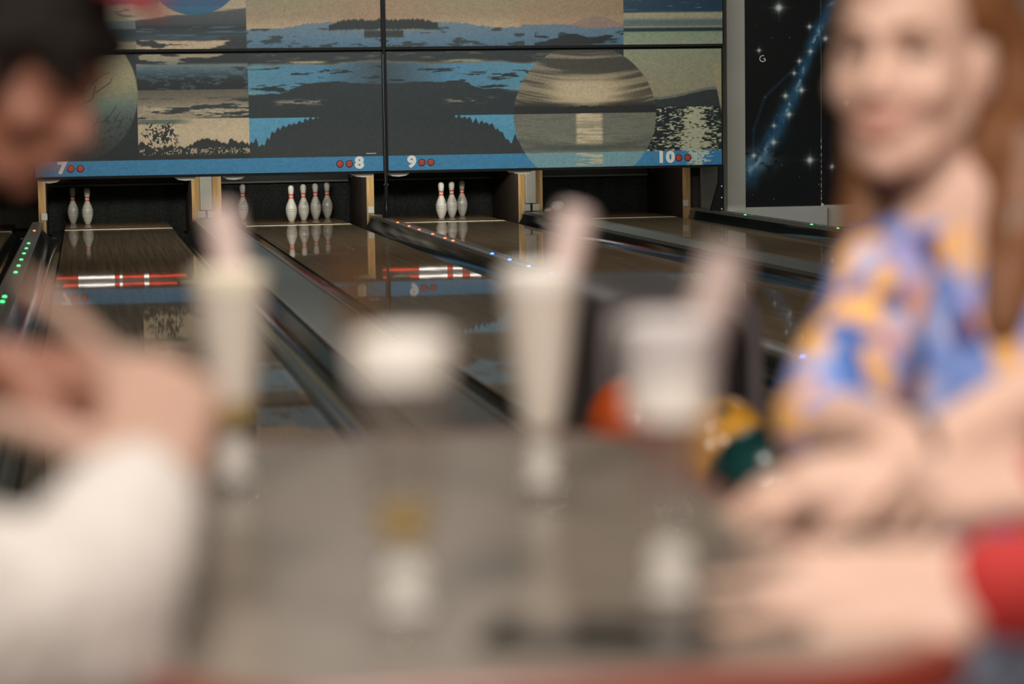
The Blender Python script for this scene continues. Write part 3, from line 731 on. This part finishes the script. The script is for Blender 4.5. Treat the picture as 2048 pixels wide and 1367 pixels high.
for k in range(4):
    for i in range(n): f.append((k*n+i, k*n+(i+1) % n, (k+1)*n+(i+1) % n, (k+1)*n+i))
for i in range(n): f.append((4*n+i, 4*n+(i+1) % n, (i+1) % n, i))
MB().add(v, f).build('red_rim', m_rim, table, True)['label'] = 'dull red rim'
MB().tube([(0, 0, .03), (0, 0, .72)], .04, 16).build('column', m_frame, table, True)
MB().prism_z(rrect(-.20, .20, -.34, .34, .08), 0, .03).build('foot_plate', m_frame, table)

# ------------------------------------------------------------------ drinks
GP = [(.0, .0), (.034, .0), (.037, .003), (.035, .007), (.018, .012), (.0095, .019), (.0125, .027), (.0150, .034), (.0125, .041), (.0105, .047), (.0165, .054),
      (.0195, .062), (.0245, .095), (.0310, .145), (.0360, .185), (.0395, .212), (.0400, .216), (.0385, .216), (.0380, .212)]
GI = [(.0345, .185), (.0295, .145), (.0230, .095), (.0178, .064), (.010, .059), (0, .058)]
def gin(z): return float(np.interp(z, [.058, .064, .095, .145, .185, .212], [.012, .0178, .0230, .0295, .0345, .0380]))
def drink(loc, lab, haze, fill, stick, hazecol=(.6, .58, .55)):
    t = thing('footed_glass', lab, 'glass', loc, 0, 'tall footed glasses on the table')
    k = 9
    MB().lathe(GP[:5]+[(0, GP[4][1]+.0005)], 36).build('foot', m_bowl, t, True)
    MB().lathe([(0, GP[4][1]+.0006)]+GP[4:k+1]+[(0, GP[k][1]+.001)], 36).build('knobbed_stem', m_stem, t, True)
    MB().lathe([(0, GP[k][1]+.0012)]+GP[k:]+GI, 36).build('bowl', m_bowl, t, True)
    if haze:
        MB().lathe([(gin(z)-.0004, z) for z in np.linspace(.084, haze[0], 8)], 32).build('inner_film', glassmat('film_'+str(len(bpy.data.materials)), (1, 1, 1), haze[1], hazecol), t, True)
    for nm, z0, z1, m in fill:
        pr = [(0, z0)]+[(gin(z)-.0007, z) for z in np.linspace(z0, z1, 7)]+[(gin(z1)*.7, z1+.004), (0, z1+.005)]
        MB().lathe(pr, 32).build(nm, m, t, True)
    if stick:
        (b, e, r, m) = stick
        b = Vector(b); e = Vector(e); d = (e-b)
        pts = [b+d*q for q in (0, .01, .5, .97, .99, 1)]
        MB().tube(pts, [r*.6, r, r, r, r*.85, r*.45], 16).build('wide_stick', m, t, True)
    return t
m_shake = mat('white_shake', (.64, .58, .51), .5, var=.05, scale=(40, 40, 40), sss=.0)
m_froth = mat('white_froth', (.88, .84, .78), .6, var=.04, scale=(120, 120, 120), bump=.2)
m_cream = mat('cream_froth', (.82, .75, .60), .6, var=.05, scale=(120, 120, 120), bump=.2)
m_yell = mat('yellow_dregs', (.36, .25, .07), .3, var=.2)
m_pink = mat('pink_stick', (.60, .47, .44), .45, var=.06)
m_brown = glassmat('brown_film', (.80, .66, .52), .22, (.25, .17, .11))
m_bowl = glassmat('clear_glass', (.985, .985, .985), .03, (.6, .58, .55))
m_stem = glassmat('highlight_white_glass', (.97, .97, .96), .72, (.92, .90, .86))  # stem glass whitened in its colour to stand for bright highlights
def off(r, f, z, base): return tuple(LW(r, f, z)-Vector(base))
g1 = tuple(LW(-.269, 2.305, .7505)); g2 = tuple(LW(-.077, 1.664, .7505)); g3 = tuple(LW(.026, 2.231, .7505)); g4 = tuple(LW(.111, 1.71, .7505))
drink(g1, 'tall footed glass of pale shake with cream froth, beside the raised white sleeve', None,
      [('pale_drink', .085, .188, m_shake), ('yellow_dregs', .060, .084, m_yell), ('froth', .190, .207, m_cream)], (off(-.262, 2.305, .93, g1), off(-.278, 2.315, 1.020, g1), .0160, m_pink))
drink(g2, 'nearly empty footed glass with white froth ring and yellow dregs, left of the phone', (.169, .28),
      [('froth', .172, .200, m_froth), ('yellow_dregs', .060, .082, m_yell)], (off(-.098, 1.67, .925, g2), off(-.112, 1.685, 1.012, g2), .0145, m_brown), (.34, .29, .24))
drink(g3, 'tall footed glass filled with white shake, stick leaning right, in the table centre', None,
      [('pale_drink', .062, .190, m_shake), ('froth', .192, .209, m_froth)], (off(.030, 2.22, .89, g3), off(.0625, 2.235, 1.017, g3), .0160, m_pink))
drink(g4, 'footed glass with white froth over pink remains, nearest the red sleeved hand', (.135, .45),
      [('froth', .138, .166, m_froth), ('white_wall_foam', .168, .205, mat('foam_film', (.62, .58, .58), .6, var=.06))], (off(.118, 1.70, .90, g4), off(.1555, 1.73, 1.004, g4), .0150, mat('dim_pink_stick', (.40, .31, .28), .45, var=.06)), (.36, .25, .22))
# phone
t = thing('smartphone', 'black phone lying flat on the table between the two nearest glasses', 'phone', tuple(LW(.055, 1.602, .7505)), -YAW-.25)
MB().box(-.078, .078, -.037, .037, 0, .008, .003).build('case', m_dark, t)
MB().box(-.074, .074, -.033, .033, .008, .0086).build('screen', mat('phone_screen', (.008, .008, .009), .05, spec=.5), t)

# ------------------------------------------------------------------ people
def cone(V_, F_l, p0, p1, r0, r1, n=14, cap=4):
    p0 = Vector(p0); p1 = Vector(p1); d = p1-p0; L = max(d.length, 1e-5); d = d/L
    a = d.cross(Vector((0, 0, 1)))
    if a.length < 1e-3: a = d.cross(Vector((1, 0, 0)))
    a.normalize(); b = d.cross(a)
    rings = [(p0-d*r0*math.cos(q*math.pi/2/cap), r0*math.sin(q*math.pi/2/cap)) for q in range(1, cap+1)]+[(p1+d*r1*math.sin(q*math.pi/2/cap), r1*math.cos(q*math.pi/2/cap)) for q in range(0, cap)]
    s = len(V_); V_.append(tuple(p0-d*r0))
    for c, r in rings:
        for k in range(n):
            t = 2*math.pi*k/n; V_.append(tuple(c+(a*math.cos(t)+b*math.sin(t))*r))
    V_.append(tuple(p1+d*r1)); e = len(V_)-1
    for k in range(n): F_l.append((s, s+1+(k+1) % n, s+1+k)); F_l.append((e, e-n+k, e-n+(k+1) % n))
    for i in range(len(rings)-1):
        for k in range(n):
            F_l.append((s+1+i*n+k, s+1+i*n+(k+1) % n, s+1+(i+1)*n+(k+1) % n, s+1+(i+1)*n+k))
def ell(V_, F_l, mtx, c, r, n=20, m=12):
    s = len(V_); c = Vector(c)
    for i in range(m+1):
        th = math.pi*i/m
        for k in range(n):
            t = 2*math.pi*k/n; p = Vector((r[0]*math.sin(th)*math.cos(t), r[1]*math.sin(th)*math.sin(t), -r[2]*math.cos(th)))
            if i in (0, m) and k > 0: continue
            V_.append(tuple(mtx @ (c+p)))
    def ix(i, k): return s if i == 0 else (s+1+(m-1)*n if i == m else s+1+(i-1)*n+k % n)
    for i in range(m):
        for k in range(n):
            if i == 0: F_l.append((ix(0, 0), ix(1, k+1), ix(1, k)))
            elif i == m-1: F_l.append((ix(i, k), ix(i, k+1), ix(m, 0)))
            else: F_l.append((ix(i, k), ix(i, k+1), ix(i+1, k+1), ix(i+1, k)))
def skinned(name, V_, F_l, m, parent, vox=.006, it=4, post=None, disp=0, fac=.5):
    me = bpy.data.meshes.new(name); me.from_pydata(V_, [], F_l); me.update()
    o = bpy.data.objects.new(name, me); COL.objects.link(o)
    r = o.modifiers.new('r', 'REMESH'); r.mode = 'VOXEL'; r.voxel_size = vox
    s = o.modifiers.new('s', 'SMOOTH'); s.factor = fac; s.iterations = it
    if disp:
        tx = bpy.data.textures.get('folds') or bpy.data.textures.new('folds', 'CLOUDS'); tx.noise_scale = .07; tx.noise_depth = 2
        d = o.modifiers.new('d', 'DISPLACE'); d.texture = tx; d.strength = disp; d.texture_coords = 'LOCAL'
    me2 = bpy.data.meshes.new_from_object(o.evaluated_get(bpy.context.evaluated_depsgraph_get()))
    bpy.data.objects.remove(o); bpy.data.meshes.remove(me); me2.name = name
    if post:
        co = np.empty(len(me2.vertices)*3); me2.vertices.foreach_get('co', co); co = post(co.reshape(-1, 3)); me2.vertices.foreach_set('co', co.ravel()); me2.update()
    me2.materials.clear(); me2.materials.append(m)
    me2.polygons.foreach_set('use_smooth', [True]*len(me2.polygons))
    o = bpy.data.objects.new(name, me2); COL.objects.link(o); o.parent = parent
    return o
def hand(V_, F_l, wrist, d, nrm, curls, thumb, sc=1.0, side=1, spread=.06, dirs=None):
    """palm + four jointed fingers + thumb; d points to the knuckles, nrm out of the back of the hand, side = thumb side"""
    w_ = Vector(wrist); d = Vector(d).normalized(); nrm = Vector(nrm); nrm = (nrm-d*nrm.dot(d)).normalized(); x = d.cross(nrm).normalized()*side
    K = []
    for i, (off_, ln) in enumerate(((.0325, .092), (.011, .097), (-.0105, .092), (-.031, .082))):
        k = w_+d*ln*sc+x*off_*sc; K.append(k)
        cone(V_, F_l, w_+x*off_*.62*sc+d*.01*sc, k, .0155*sc, .0115*sc)
    cone(V_, F_l, w_-d*.04*sc, w_+d*.015*sc, .025*sc, .023*sc)
    for i, (k, lens) in enumerate(zip(K, ((.043, .026, .021), (.048, .030, .022), (.044, .028, .021), (.034, .021, .019)))):
        ang = 0; p = k; dd = (d+x*spread*(1.5-i)).normalized() if not dirs or dirs[i] is None else Vector(dirs[i]).normalized(); r = (.0089, .0083, .0077, .0066) if i < 3 else (.0080, .0074, .0067, .0058)
        for j in range(3):
            ang = curls[i][j]
            q = Matrix.Rotation(ang, 3, x*side)          # bends towards the palm
            dd = Matrix.Rotation(-ang*1.0, 3, d.cross(nrm)) @ dd
            e = p+dd*lens[j]*sc; cone(V_, F_l, p, e, r[j]*sc, r[j+1]*sc, 10, 3); p = e
    # thumb
    t0 = w_+x*.026*sc+d*.022*sc; p = t0
    for j, (ln, r0, r1) in enumerate(((.042, .016, .0125), (.034, .0125, .0108), (.028, .0108, .0082))):
        v = Vector(thumb[j]); dd = (d*v.x+x*v.y-nrm*v.z).normalized(); e = p+dd*ln*sc
        cone(V_, F_l, p, e, r0*sc, r1*sc, 10, 3); p = e
SKIN = {}
def skinmat(name, c): return mat(name, c, .48, spec=.4, var=.08, scale=(18, 18, 18), sss=.15)
def headframe(center, yaw_vec, pitch=0, roll=0):
    y = Vector(yaw_vec).normalized(); x = y.cross(Vector((0, 0, 1))).normalized(); z = x.cross(y)
    B = Matrix((x, y, z)).transposed()
    B = B @ Matrix.Rotation(-pitch, 3, 'X') @ Matrix.Rotation(roll, 3, 'Y')
    m_ = B.to_4x4(); m_.translation = Vector(center); return m_
def head(V_, F_l, H):
    ell(V_, F_l, H, (0, -.012, .035), (.074, .094, .088)); ell(V_, F_l, H, (0, .028, -.022), (.062, .062, .086))
    ell(V_, F_l, H, (0, .044, -.088), (.043, .042, .034)); ell(V_, F_l, H, (0, .070, -.108), (.021, .018, .017))
    for s in (-1, 1):
        ell(V_, F_l, H, (s*.036, .056, -.036), (.027, .026, .026)); ell(V_, F_l, H, (s*.074, -.006, -.018), (.010, .021, .031))
        cone(V_, F_l, H @ Vector((s*.012, .086, .022)), H @ Vector((s*.046, .070, .020)), .010, .009, 10)
        cone(V_, F_l, H @ Vector((s*.048, .004, -.06)), H @ Vector((s*.024, .056, -.10)), .020, .018, 10)
        ell(V_, F_l, H, (s*.012, .097, -.040), (.009, .010, .008))
    cone(V_, F_l, H @ Vector((0, .084, .006)), H @ Vector((0, .106, -.034)), .0085, .0125, 12)
    ell(V_, F_l, H, (0, .088, -.068), (.026, .012, .014))
def facepost(H):
    Hi = np.array(H.inverted()); Hm = np.array(H)
    def f(co):
        q = co @ Hi[:3, :3].T+Hi[:3, 3]
        for s in (-1, 1):
            d2 = ((q-np.array((s*.031, .086, .002)))**2).sum(1); q[:, 1] -= .010*np.exp(-d2/(2*.0115**2))
        return q @ Hm[:3, :3].T+Hm[:3, 3]
    return f
def face_parts(H, parent, smile=True, iris=(.08, .05, .03), skin=None, squint=True, closed=False):
    me_, mi, ml, mlip, mt = mat('eye_white', (.7, .68, .65), .2, var=.02), mat('iris_brown', iris, .15), mat('lash_brown', (.10, .045, .028), .6), mat('lip_pink', (.46, .17, .14), .4, var=.06), mat('teeth', (.74, .70, .64), .25, var=.03)
    for s in (-1, 1):
        V_, F_l = [], []; ell(V_, F_l, H, (s*.031, .0695 if not closed else .060, .0), (.0125, .0125, .0075 if squint else .0115)); e = MB().add(V_, F_l).build('eye', me_, parent, True)
        V_, F_l = [], []; ell(V_, F_l, H, (s*.031, .0805 if not closed else .066, -.001), (.0055, .0022, .0050), 12, 6); MB().add(V_, F_l).build('iris', mi, e, True)
        pts = [H @ Vector((s*.031+(i/6-.5)*.034, .083-.012*(i/6-.5)**2*4-.001, .0035+.0052*(1-(i/3-1)**2)-(.004 if squint else -.002))) for i in range(7)]
        MB().tube(pts, [.0012, .0026, .0032, .0034, .0032, .0026, .0012], 6).build('upper_eyelash', ml, parent, True)
        pts = [H @ Vector((s*(.012+.036*i/6), .093-.020*(i/6)**2, .019+.006*math.sin(math.pi*i/6*.8))) for i in range(7)]
        MB().tube(pts, [.002, .0034, .0038, .0036, .003, .0024, .0012], 6).build('eyebrow', mat('brow_brown', (.17, .085, .045), .7), parent, True)
    wd = .031 if smile else .023
    def arc(z, lift, yo, n=9):
        return [H @ Vector((wd*(i/(n-1)*2-1), .098+yo-.022*(i/(n-1)*2-1)**2, z+lift*(i/(n-1)*2-1)**2)) for i in range(n)]
    rr = [.0012, .0026, .0036, .0040, .0036, .0040, .0036, .0026, .0012]
    MB().tube(arc(-.062, .006 if smile else 0, 0), rr, 8).build('upper_lip', mlip, parent, True)
    MB().tube(arc(-.079 if smile else -.072, .022 if smile else .006, -.001), [a*1.2 for a in rr], 8).build('lower_lip', mlip, parent, True)
    if smile:
        v = []; n = 9; a = arc(-.0635, .007, -.0035); b = arc(-.0765, .020, -.0035); MB().add([p[:] for p in a+b], [(i, i+1, n+i+1, n+i) for i in range(n-1)]).build('teeth', mt, parent, True)
def limb(V_, F_l, pts, rs, n=14):
    for i in range(len(pts)-1): cone(V_, F_l, pts[i], pts[i+1], rs[i], rs[i+1], n)
def person(label, H, P, skin, shirt, trousers, hands, sleeves='long', torso=1.0, neck_r=.052, sleeve_r=1.0, headparts=True, smile=False, closed=False, group=None, disp=.012, cuff=.042, shoe=None, shirt_name='shirt', vox=.0055):
    """P: joints in the local frame (right, forward, up)"""
    J = {k: LW(*v) for k, v in P.items()}
    base = LW(P['pelvis'][0], P['pelvis'][1], 0)
    root = thing('person', label, 'person', tuple(base))
    inv = Matrix.Translation(-base)
    J = {k: inv @ v for k, v in J.items()}; Hh = inv @ H
    V_, F_l = [], []
    head(V_, F_l, Hh)
    nb = J['neck']; cone(V_, F_l, Hh @ Vector((0, -.030, -.045)), nb, neck_r, neck_r*1.08); 
    cone(V_, F_l, nb, J['chest'], .07, .10*torso)
    ax = (J['sl']-J['sr']).normalized()
    for s, k in ((1, 'sl'), (-1, 'sr')): cone(V_, F_l, nb-Vector((0, 0, .03)), J[k], .055, .052)
    for q in (-.045, .045): cone(V_, F_l, J['chest']+ax*q*torso, J['pelvis']+ax*q*1.3, .095*torso, .10*torso)
    for s in ('l', 'r'):
        limb(V_, F_l, [J['s'+s], J['e'+s], J['w'+s]], [.050, .039, .0255])
        hip = J['pelvis']+ax*(.09 if s == 'l' else -.09)
        limb(V_, F_l, [hip, J['k'+s], J['a'+s]], [.082, .054, .037])
        fd = (J['k'+s]-hip); fd.z = 0; fd.normalize(); cone(V_, F_l, J['a'+s]-fd*.03-Vector((0, 0, .03)), J['a'+s]+fd*.13-Vector((0, 0, .045)), .034, .026)
        if s in hands:
            h = hands[s]; hand(V_, F_l, J['w'+s], *h[:5], h[5], .10, h[6] if len(h) > 6 else None)
        else:
            hand(V_, F_l, J['w'+s], J['w'+s]-J['e'+s], Vector((0, 0, 1)), [(.35, .4, .3)]*4, ((.7, .6, .3), (.9, .3, .3), (.95, .2, .3)), 1.0, 1 if s == 'r' else -1)
    body = skinned('body', V_, F_l, skin, root, vox, 4, facepost(Hh))
    if headparts: face_parts(Hh, root, smile, closed=closed)
    # shirt
    V_, F_l = [], []
    cone(V_, F_l, nb-Vector((0, 0, .035)), J['chest'], .072, .118*torso)
    for s, k in ((1, 'sl'), (-1, 'sr')): cone(V_, F_l, nb-Vector((0, 0, .055)), J[k], .064, .064)
    for q in (-.05, .05): cone(V_, F_l, J['chest']+ax*q*torso, J['pelvis']+ax*q*1.3+Vector((0, 0, .02)), .112*torso, .122*torso)
    for s in ('l', 'r'):
        d = (J['w'+s]-J['e'+s]).normalized()
        if sleeves == 'long':
            limb(V_, F_l, [J['s'+s], J['e'+s], J['w'+s]-d*cuff], [.064*sleeve_r, .056*sleeve_r, .040*sleeve_r])
        else:
            limb(V_, F_l, [J['s'+s], J['s'+s].lerp(J['e'+s], .98)], [.064*sleeve_r, .060*sleeve_r])
    skinned(shirt_name, V_, F_l, shirt, root, .008, 5, None, disp)
    V_, F_l = [], []
    for s in ('l', 'r'):
        hip = J['pelvis']+ax*(.085 if s == 'l' else -.085)
        limb(V_, F_l, [hip, J['k'+s], J['a'+s]+Vector((0, 0, .05))], [.102, .070, .058])
    cone(V_, F_l, J['pelvis']-ax*.06, J['pelvis']+ax*.06, .115, .115)
    skinned('trousers', V_, F_l, trousers, root, .010, 4, None, .012)
    for s in ('l', 'r'):
        hip = J['pelvis']+ax*(.085 if s == 'l' else -.085); fd = (J['k'+s]-hip); fd.z = 0; fd.normalize()
        V_, F_l = [], []; a = J['a'+s].copy(); a.z = .042
        cone(V_, F_l, a-fd*.035, a+fd*.15-Vector((0, 0, .006)), .041, .035); cone(V_, F_l, a+Vector((0, 0, .0)), a+Vector((0, 0, .05)), .041, .044)
        skinned('shoe', V_, F_l, shoe or mat('shoe_dark', (.03, .03, .035), .5), root, .008, 3)
    return root, Hh
def hairpiece(root, name, pieces, m, H, vox=.006):
    V_, F_l = [], []
    for p in pieces:
        if p[0] == 'e': ell(V_, F_l, H, p[1], p[2])
        else:
            pts = [H @ Vector(q) for q in p[1]]; limb(V_, F_l, pts, p[2])
    return skinned(name, V_, F_l, m, root, vox, 3, None, .010)
m_jean = mat('blue_denim', (.14, .22, .40), .8, var=.15, scale=(60, 60, 60))
m_jean2 = mat('grey_denim', (.12, .14, .19), .8, var=.2, scale=(60, 60, 60))
# floral shirt: blotches of blue, lilac and orange
def blotchmat():
    m = bpy.data.materials.new('blotched_fabric'); m.use_nodes = True; nt = m.node_tree; N = nt.nodes; L = nt.links; b = N['Principled BSDF']; b.inputs['Roughness'].default_value = .75
    tc = N.new('ShaderNodeTexCoord'); mp = N.new('ShaderNodeMapping'); mp.inputs['Scale'].default_value = (60, 60, 40); L.new(tc.outputs['Object'], mp.inputs[0])
    nz = N.new('ShaderNodeTexNoise'); nz.inputs['Scale'].default_value = .9; L.new(mp.outputs[0], nz.inputs[0])
    mx = N.new('ShaderNodeMix'); mx.data_type = 'VECTOR'; mx.inputs[0].default_value = .35; L.new(mp.outputs[0], mx.inputs[4]); L.new(nz.outputs['Color'], mx.inputs[5])
    vo = N.new('ShaderNodeTexVoronoi'); vo.inputs['Scale'].default_value = 1.0; L.new(mx.outputs[1], vo.inputs['Vector'])
    sp = N.new('ShaderNodeSeparateColor'); L.new(vo.outputs['Color'], sp.inputs[0])
    r = N.new('ShaderNodeValToRGB'); r.color_ramp.interpolation = 'CONSTANT'
    cs = [(0, S(112, 138, 200)), (.26, S(26, 84, 158)), (.38, S(222, 168, 98)), (.60, S(150, 150, 202)), (.76, S(52, 36, 92)), (.83, S(206, 150, 130)), (.92, S(170, 176, 214))]
    e = r.color_ramp.elements
    while len(e) > 1: e.remove(e[-1])
    e[0].position = 0; e[0].color = (*cs[0][1], 1)
    for p, c in cs[1:]:
        q = e.new(p); q.color = (*c, 1)
    L.new(sp.outputs[0], r.inputs[0]); L.new(r.outputs[0], b.inputs['Base Color']); return m
skinW = skinmat('skin_fair', (.60, .39, .305)); skinA = skinmat('skin_ruddy_dimmed', (.25, .105, .068)); skinB = skinmat('skin_light', (.40, .25, .19)); skinP = skinmat('skin_pale', (.54, .355, .28))  # skinA: ruddy, with the man's weaker light darkened into the colour
# --- woman in the blotched blue and orange shirt
def Lv(r, f, z): return HR*r+HF*f+Vector((0, 0, z))
HW = headframe(LW(.408, 2.452, 1.160), Lv(-.50, -.86, 0), .02, math.radians(-2))
rootW, hW = person('person with long reddish hair and blue and orange blotched shirt, smiling, forearm across', HW,
    dict(pelvis=(.62, 2.52, .55), chest=(.50, 2.50, .84), neck=(.455, 2.50, 1.005), sl=(.64, 2.50, .93), sr=(.385, 2.45, .925), er=(.305, 2.33, .80), wr=(.365, 2.10, .805), el=(.60, 2.22, .905), wl=(.338, 2.085, .792),
         kl=(.42, 2.14, .50), kr=(.42, 2.40, .50), al=(.44, 2.05, .09), ar=(.40, 2.35, .09)),
    skinW, blotchmat(), m_jean2, {
      'l': (Lv(-1, -.05, -.14), Lv(0, -.35, 1), [(.25, .3, .2)]*4, ((.7, .5, .3), (.9, .2, .2), (.9, .1, .2)), .95, -1),
      'r': (Lv(1, .2, 0), Lv(0, -.6, 1), [(.6, .7, .5)]*4, ((.7, .6, .3), (.9, .3, .3), (.9, .2, .3)), .92, 1)},
    sleeves='short', torso=.92, neck_r=.046, headparts=True, smile=True, sleeve_r=.92)
m_hairW = mat('reddish_hair', (.17, .070, .026), .42, spec=.45, var=.45, scale=(60, 60, 8), bump=.5)
hairpiece(rootW, 'hair', [('e', (0, -.030, .048), (.088, .094, .090)), ('e', (0, -.055, -.02), (.086, .066, .10)),
    ('c', [(.058, .004, .096), (.076, -.036, .02), (.066, -.055, -.09), (.050, -.02, -.19), (.045, .015, -.27)], [.020, .020, .026, .032, .022]),
    ('c', [(-.062, .010, .096), (-.090, -.045, .02), (-.100, -.060, -.08), (-.106, -.03, -.18), (-.10, .0, -.27)], [.020, .024, .032, .036, .024]),
    ('c', [(.045, -.06, -.05), (.045, -.05, -.2)], [.05, .04]), ('c', [(-.06, -.07, -.05), (-.08, -.07, -.2)], [.05, .04]), ('c', [(.055, .052, .098), (0, .050, .122), (-.055, .048, .100)], [.022, .022, .022])], m_hairW, hW)
mb = MB()
wl = rootW.matrix_world.inverted() @ Vector((0, 0, 0)) if False else None
bc = LW(.362, 2.098, .802)-Vector(rootW.location); bd_ = Lv(-1, -.1, -.05).normalized(); a_ = bd_.cross(Vector((0, 0, 1))).normalized(); b_ = bd_.cross(a_)
V_, F_l = [], []
for i in range(16):
    q = 2*math.pi*i/16; ell(V_, F_l, Matrix.Identity(4), bc+(a_*math.cos(q)+b_*math.sin(q))*.0295, (.0065, .0065, .0065), 8, 6)
o = MB().add(V_, F_l).build('beaded_bracelet', mat('dark_beads', (.06, .035, .03), .4), rootW, True); o['kind'] = 'stuff'
# --- man at the left edge, head bowed
HA = headframe(LW(-.497, 2.46, 1.172), Lv(.97, -.25, 0), math.radians(33), 0)
rootA, hA = person('person with dark hair and red cap, head bowed in profile, hands held over the table', HA,
    dict(pelvis=(-.86, 2.62, .55), chest=(-.76, 2.55, .86), neck=(-.605, 2.49, 1.03), sl=(-.72, 2.72, .99), sr=(-.74, 2.36, .99), er=(-.66, 2.22, .84), wr=(-.475, 2.19, .885), el=(-.66, 2.62, .80), wl=(-.46, 2.36, .83),
         kl=(-.58, 2.76, .555), kr=(-.56, 2.42, .52), al=(-.60, 2.80, .09), ar=(-.56, 2.42, .09)),
    skinA, mat('maroon_fabric', (.070, .022, .016), .8, var=.2), m_jean, {
      'r': (Lv(1, -.1, -.1), Lv(0, -.2, 1), [(.35, .8, .5), (.9, 1.1, .7), (1.0, 1.1, .7), (1.0, 1.1, .7)], ((.7, .6, .3), (.9, .3, .3), (.95, .2, .3)), 1.08, 1),
      'l': (Lv(.75, -.2, -.55), Lv(.3, -.4, 1), [(.5, .5, .4), (.6, .6, .4), (.7, .6, .4), (.8, .6, .4)], ((.7, .5, .3), (.9, .2, .3), (.9, .1, .3)), 1.0, -1)},
    torso=1.1, neck_r=.060, sleeve_r=1.0, closed=True)
m_hairA = mat('dark_hair', (.009, .006, .005), .7, spec=.2, var=.4, scale=(80, 80, 80), bump=.5)
hairpiece(rootA, 'hair', [('e', (0, -.022, .056), (.083, .098, .086)), ('c', [(-.066, .045, .05), (-.076, .022, .03), (-.072, -.05, -.01)], [.018, .012, .03]), ('c', [(.066, .045, .05), (.076, .022, .03), (.072, -.05, -.01)], [.018, .012, .03]), ('c', [(.070, .026, .02), (.066, .022, -.05)], [.013, .010]), ('c', [(.066, .056, .030), (.045, .086, .028)], [.014, .012]),
    ('c', [(-.05, .066, .052), (0, .082, .056), (.05, .066, .052)], [.020, .020, .020]), ('c', [(-.04, -.07, -.04), (.04, -.07, -.04)], [.04, .04])], m_hairA, hA)
V_, F_l = [], []
ell(V_, F_l, hA, (0, -.012, .126), (.072, .082, .040)); cone(V_, F_l, hA @ Vector((-.045, .064, .118)), hA @ Vector((.045, .064, .118)), .012, .012); cone(V_, F_l, hA @ Vector((-.03, .104, .114)), hA @ Vector((.03, .104, .114)), .007, .007)
for q in (-.04, -.02, 0, .02, .04): cone(V_, F_l, hA @ Vector((q, .064, .118)), hA @ Vector((q*.85, .104, .114)), .009, .007)
skinned('red_cap', V_, F_l, mat('cap_red', (.20, .014, .020), .8), rootA, .006, 3)
# --- person with white sleeve, nearest left
HB = headframe(LW(-.70, 1.20, 1.17), Lv(.7, .6, 0), .1, 0)
rootB, hB = person('person in loose white sweater, elbow bent at the table edge, open hand raised', HB,
    dict(pelvis=(-.86, 1.20, .52), chest=(-.77, 1.20, .80), neck=(-.725, 1.20, 1.00), sl=(-.78, 1.38, .93), sr=(-.64, 1.12, .91), er=(-.290, 1.52, .782), wr=(-.260, 1.70, .842), el=(-.62, 1.52, .80), wl=(-.52, 1.50, .62),
         kl=(-.55, 1.42, .53), kr=(-.55, 1.15, .53), al=(-.56, 1.50, .09), ar=(-.55, 1.20, .09)),
    skinB, mat('white_knit', (.56, .525, .495), .85, var=.06, scale=(90, 90, 90), bump=.4), m_jean2, {
      'r': (Lv(.04, .62, .78), Lv(.25, -.8, .62), [(.05, .12, .10), (1.0, 1.2, .8), (1.15, 1.2, .8), (1.2, 1.2, .8)], ((.25, .95, .1), (.30, .95, .15), (.1, .98, .2)), 1.08, -1, [Lv(-.68, .30, .66), None, None, None])},
    torso=1.1, sleeve_r=1.24, cuff=.034, shirt_name='sweater', disp=.022)
hairpiece(rootB, 'hair', [('e', (0, -.026, .046), (.084, .098, .088)), ('c', [(-.06, -.04, 0), (.06, -.04, 0)], [.05, .05])], mat('brown_hair', (.06, .03, .015), .5, var=.4, scale=(80, 80, 80)), hB)
# --- person with red sleeve, nearest right
HP = headframe(LW(.92, 1.50, 1.25), Lv(-.9, .3, 0), .1, 0)
rootP, hP = person('person in red long sleeves reaching an open hand over the table', HP,
    dict(pelvis=(1.02, 1.50, .55), chest=(.97, 1.52, .88), neck=(.935, 1.51, 1.08), sl=(.95, 1.33, 1.01), sr=(.93, 1.70, 1.01), el=(.63, 1.56, .82), wl=(.320, 1.632, .776), er=(.66, 1.92, .86), wr=(.425, 1.915, .800),
         kl=(.70, 1.42, .53), kr=(.70, 1.62, .53), al=(.72, 1.42, .09), ar=(.72, 1.64, .09)),
    skinP, mat('red_fabric', (.38, .018, .016), .8, var=.1), mat('black_trousers', (.012, .012, .014), .8), {
      'l': (Lv(-1, .03, -.03), Lv(-.1, -.75, .75), [(.10, .12, .10), (.05, .10, .08), (.03, .08, .06), (.02, .06, .05)], ((.42, .85, .2), (.85, .55, .25), (.97, .2, .2)), 1.02, -1),
      'r': (Lv(-1, -.2, .05), Lv(0, -.5, 1), [(1.0, 1.2, .8)]*4, ((.6, .6, .5), (.8, .2, .5), (.8, -.1, .5)), 1.0, 1)},
    torso=1.05, cuff=.012)
hairpiece(rootP, 'hair', [('e', (0, -.026, .046), (.084, .098, .088)), ('c', [(-.06, -.04, 0), (.06, -.04, 0)], [.05, .05])], mat('brown_hair', (.06, .03, .015), .5), hP)
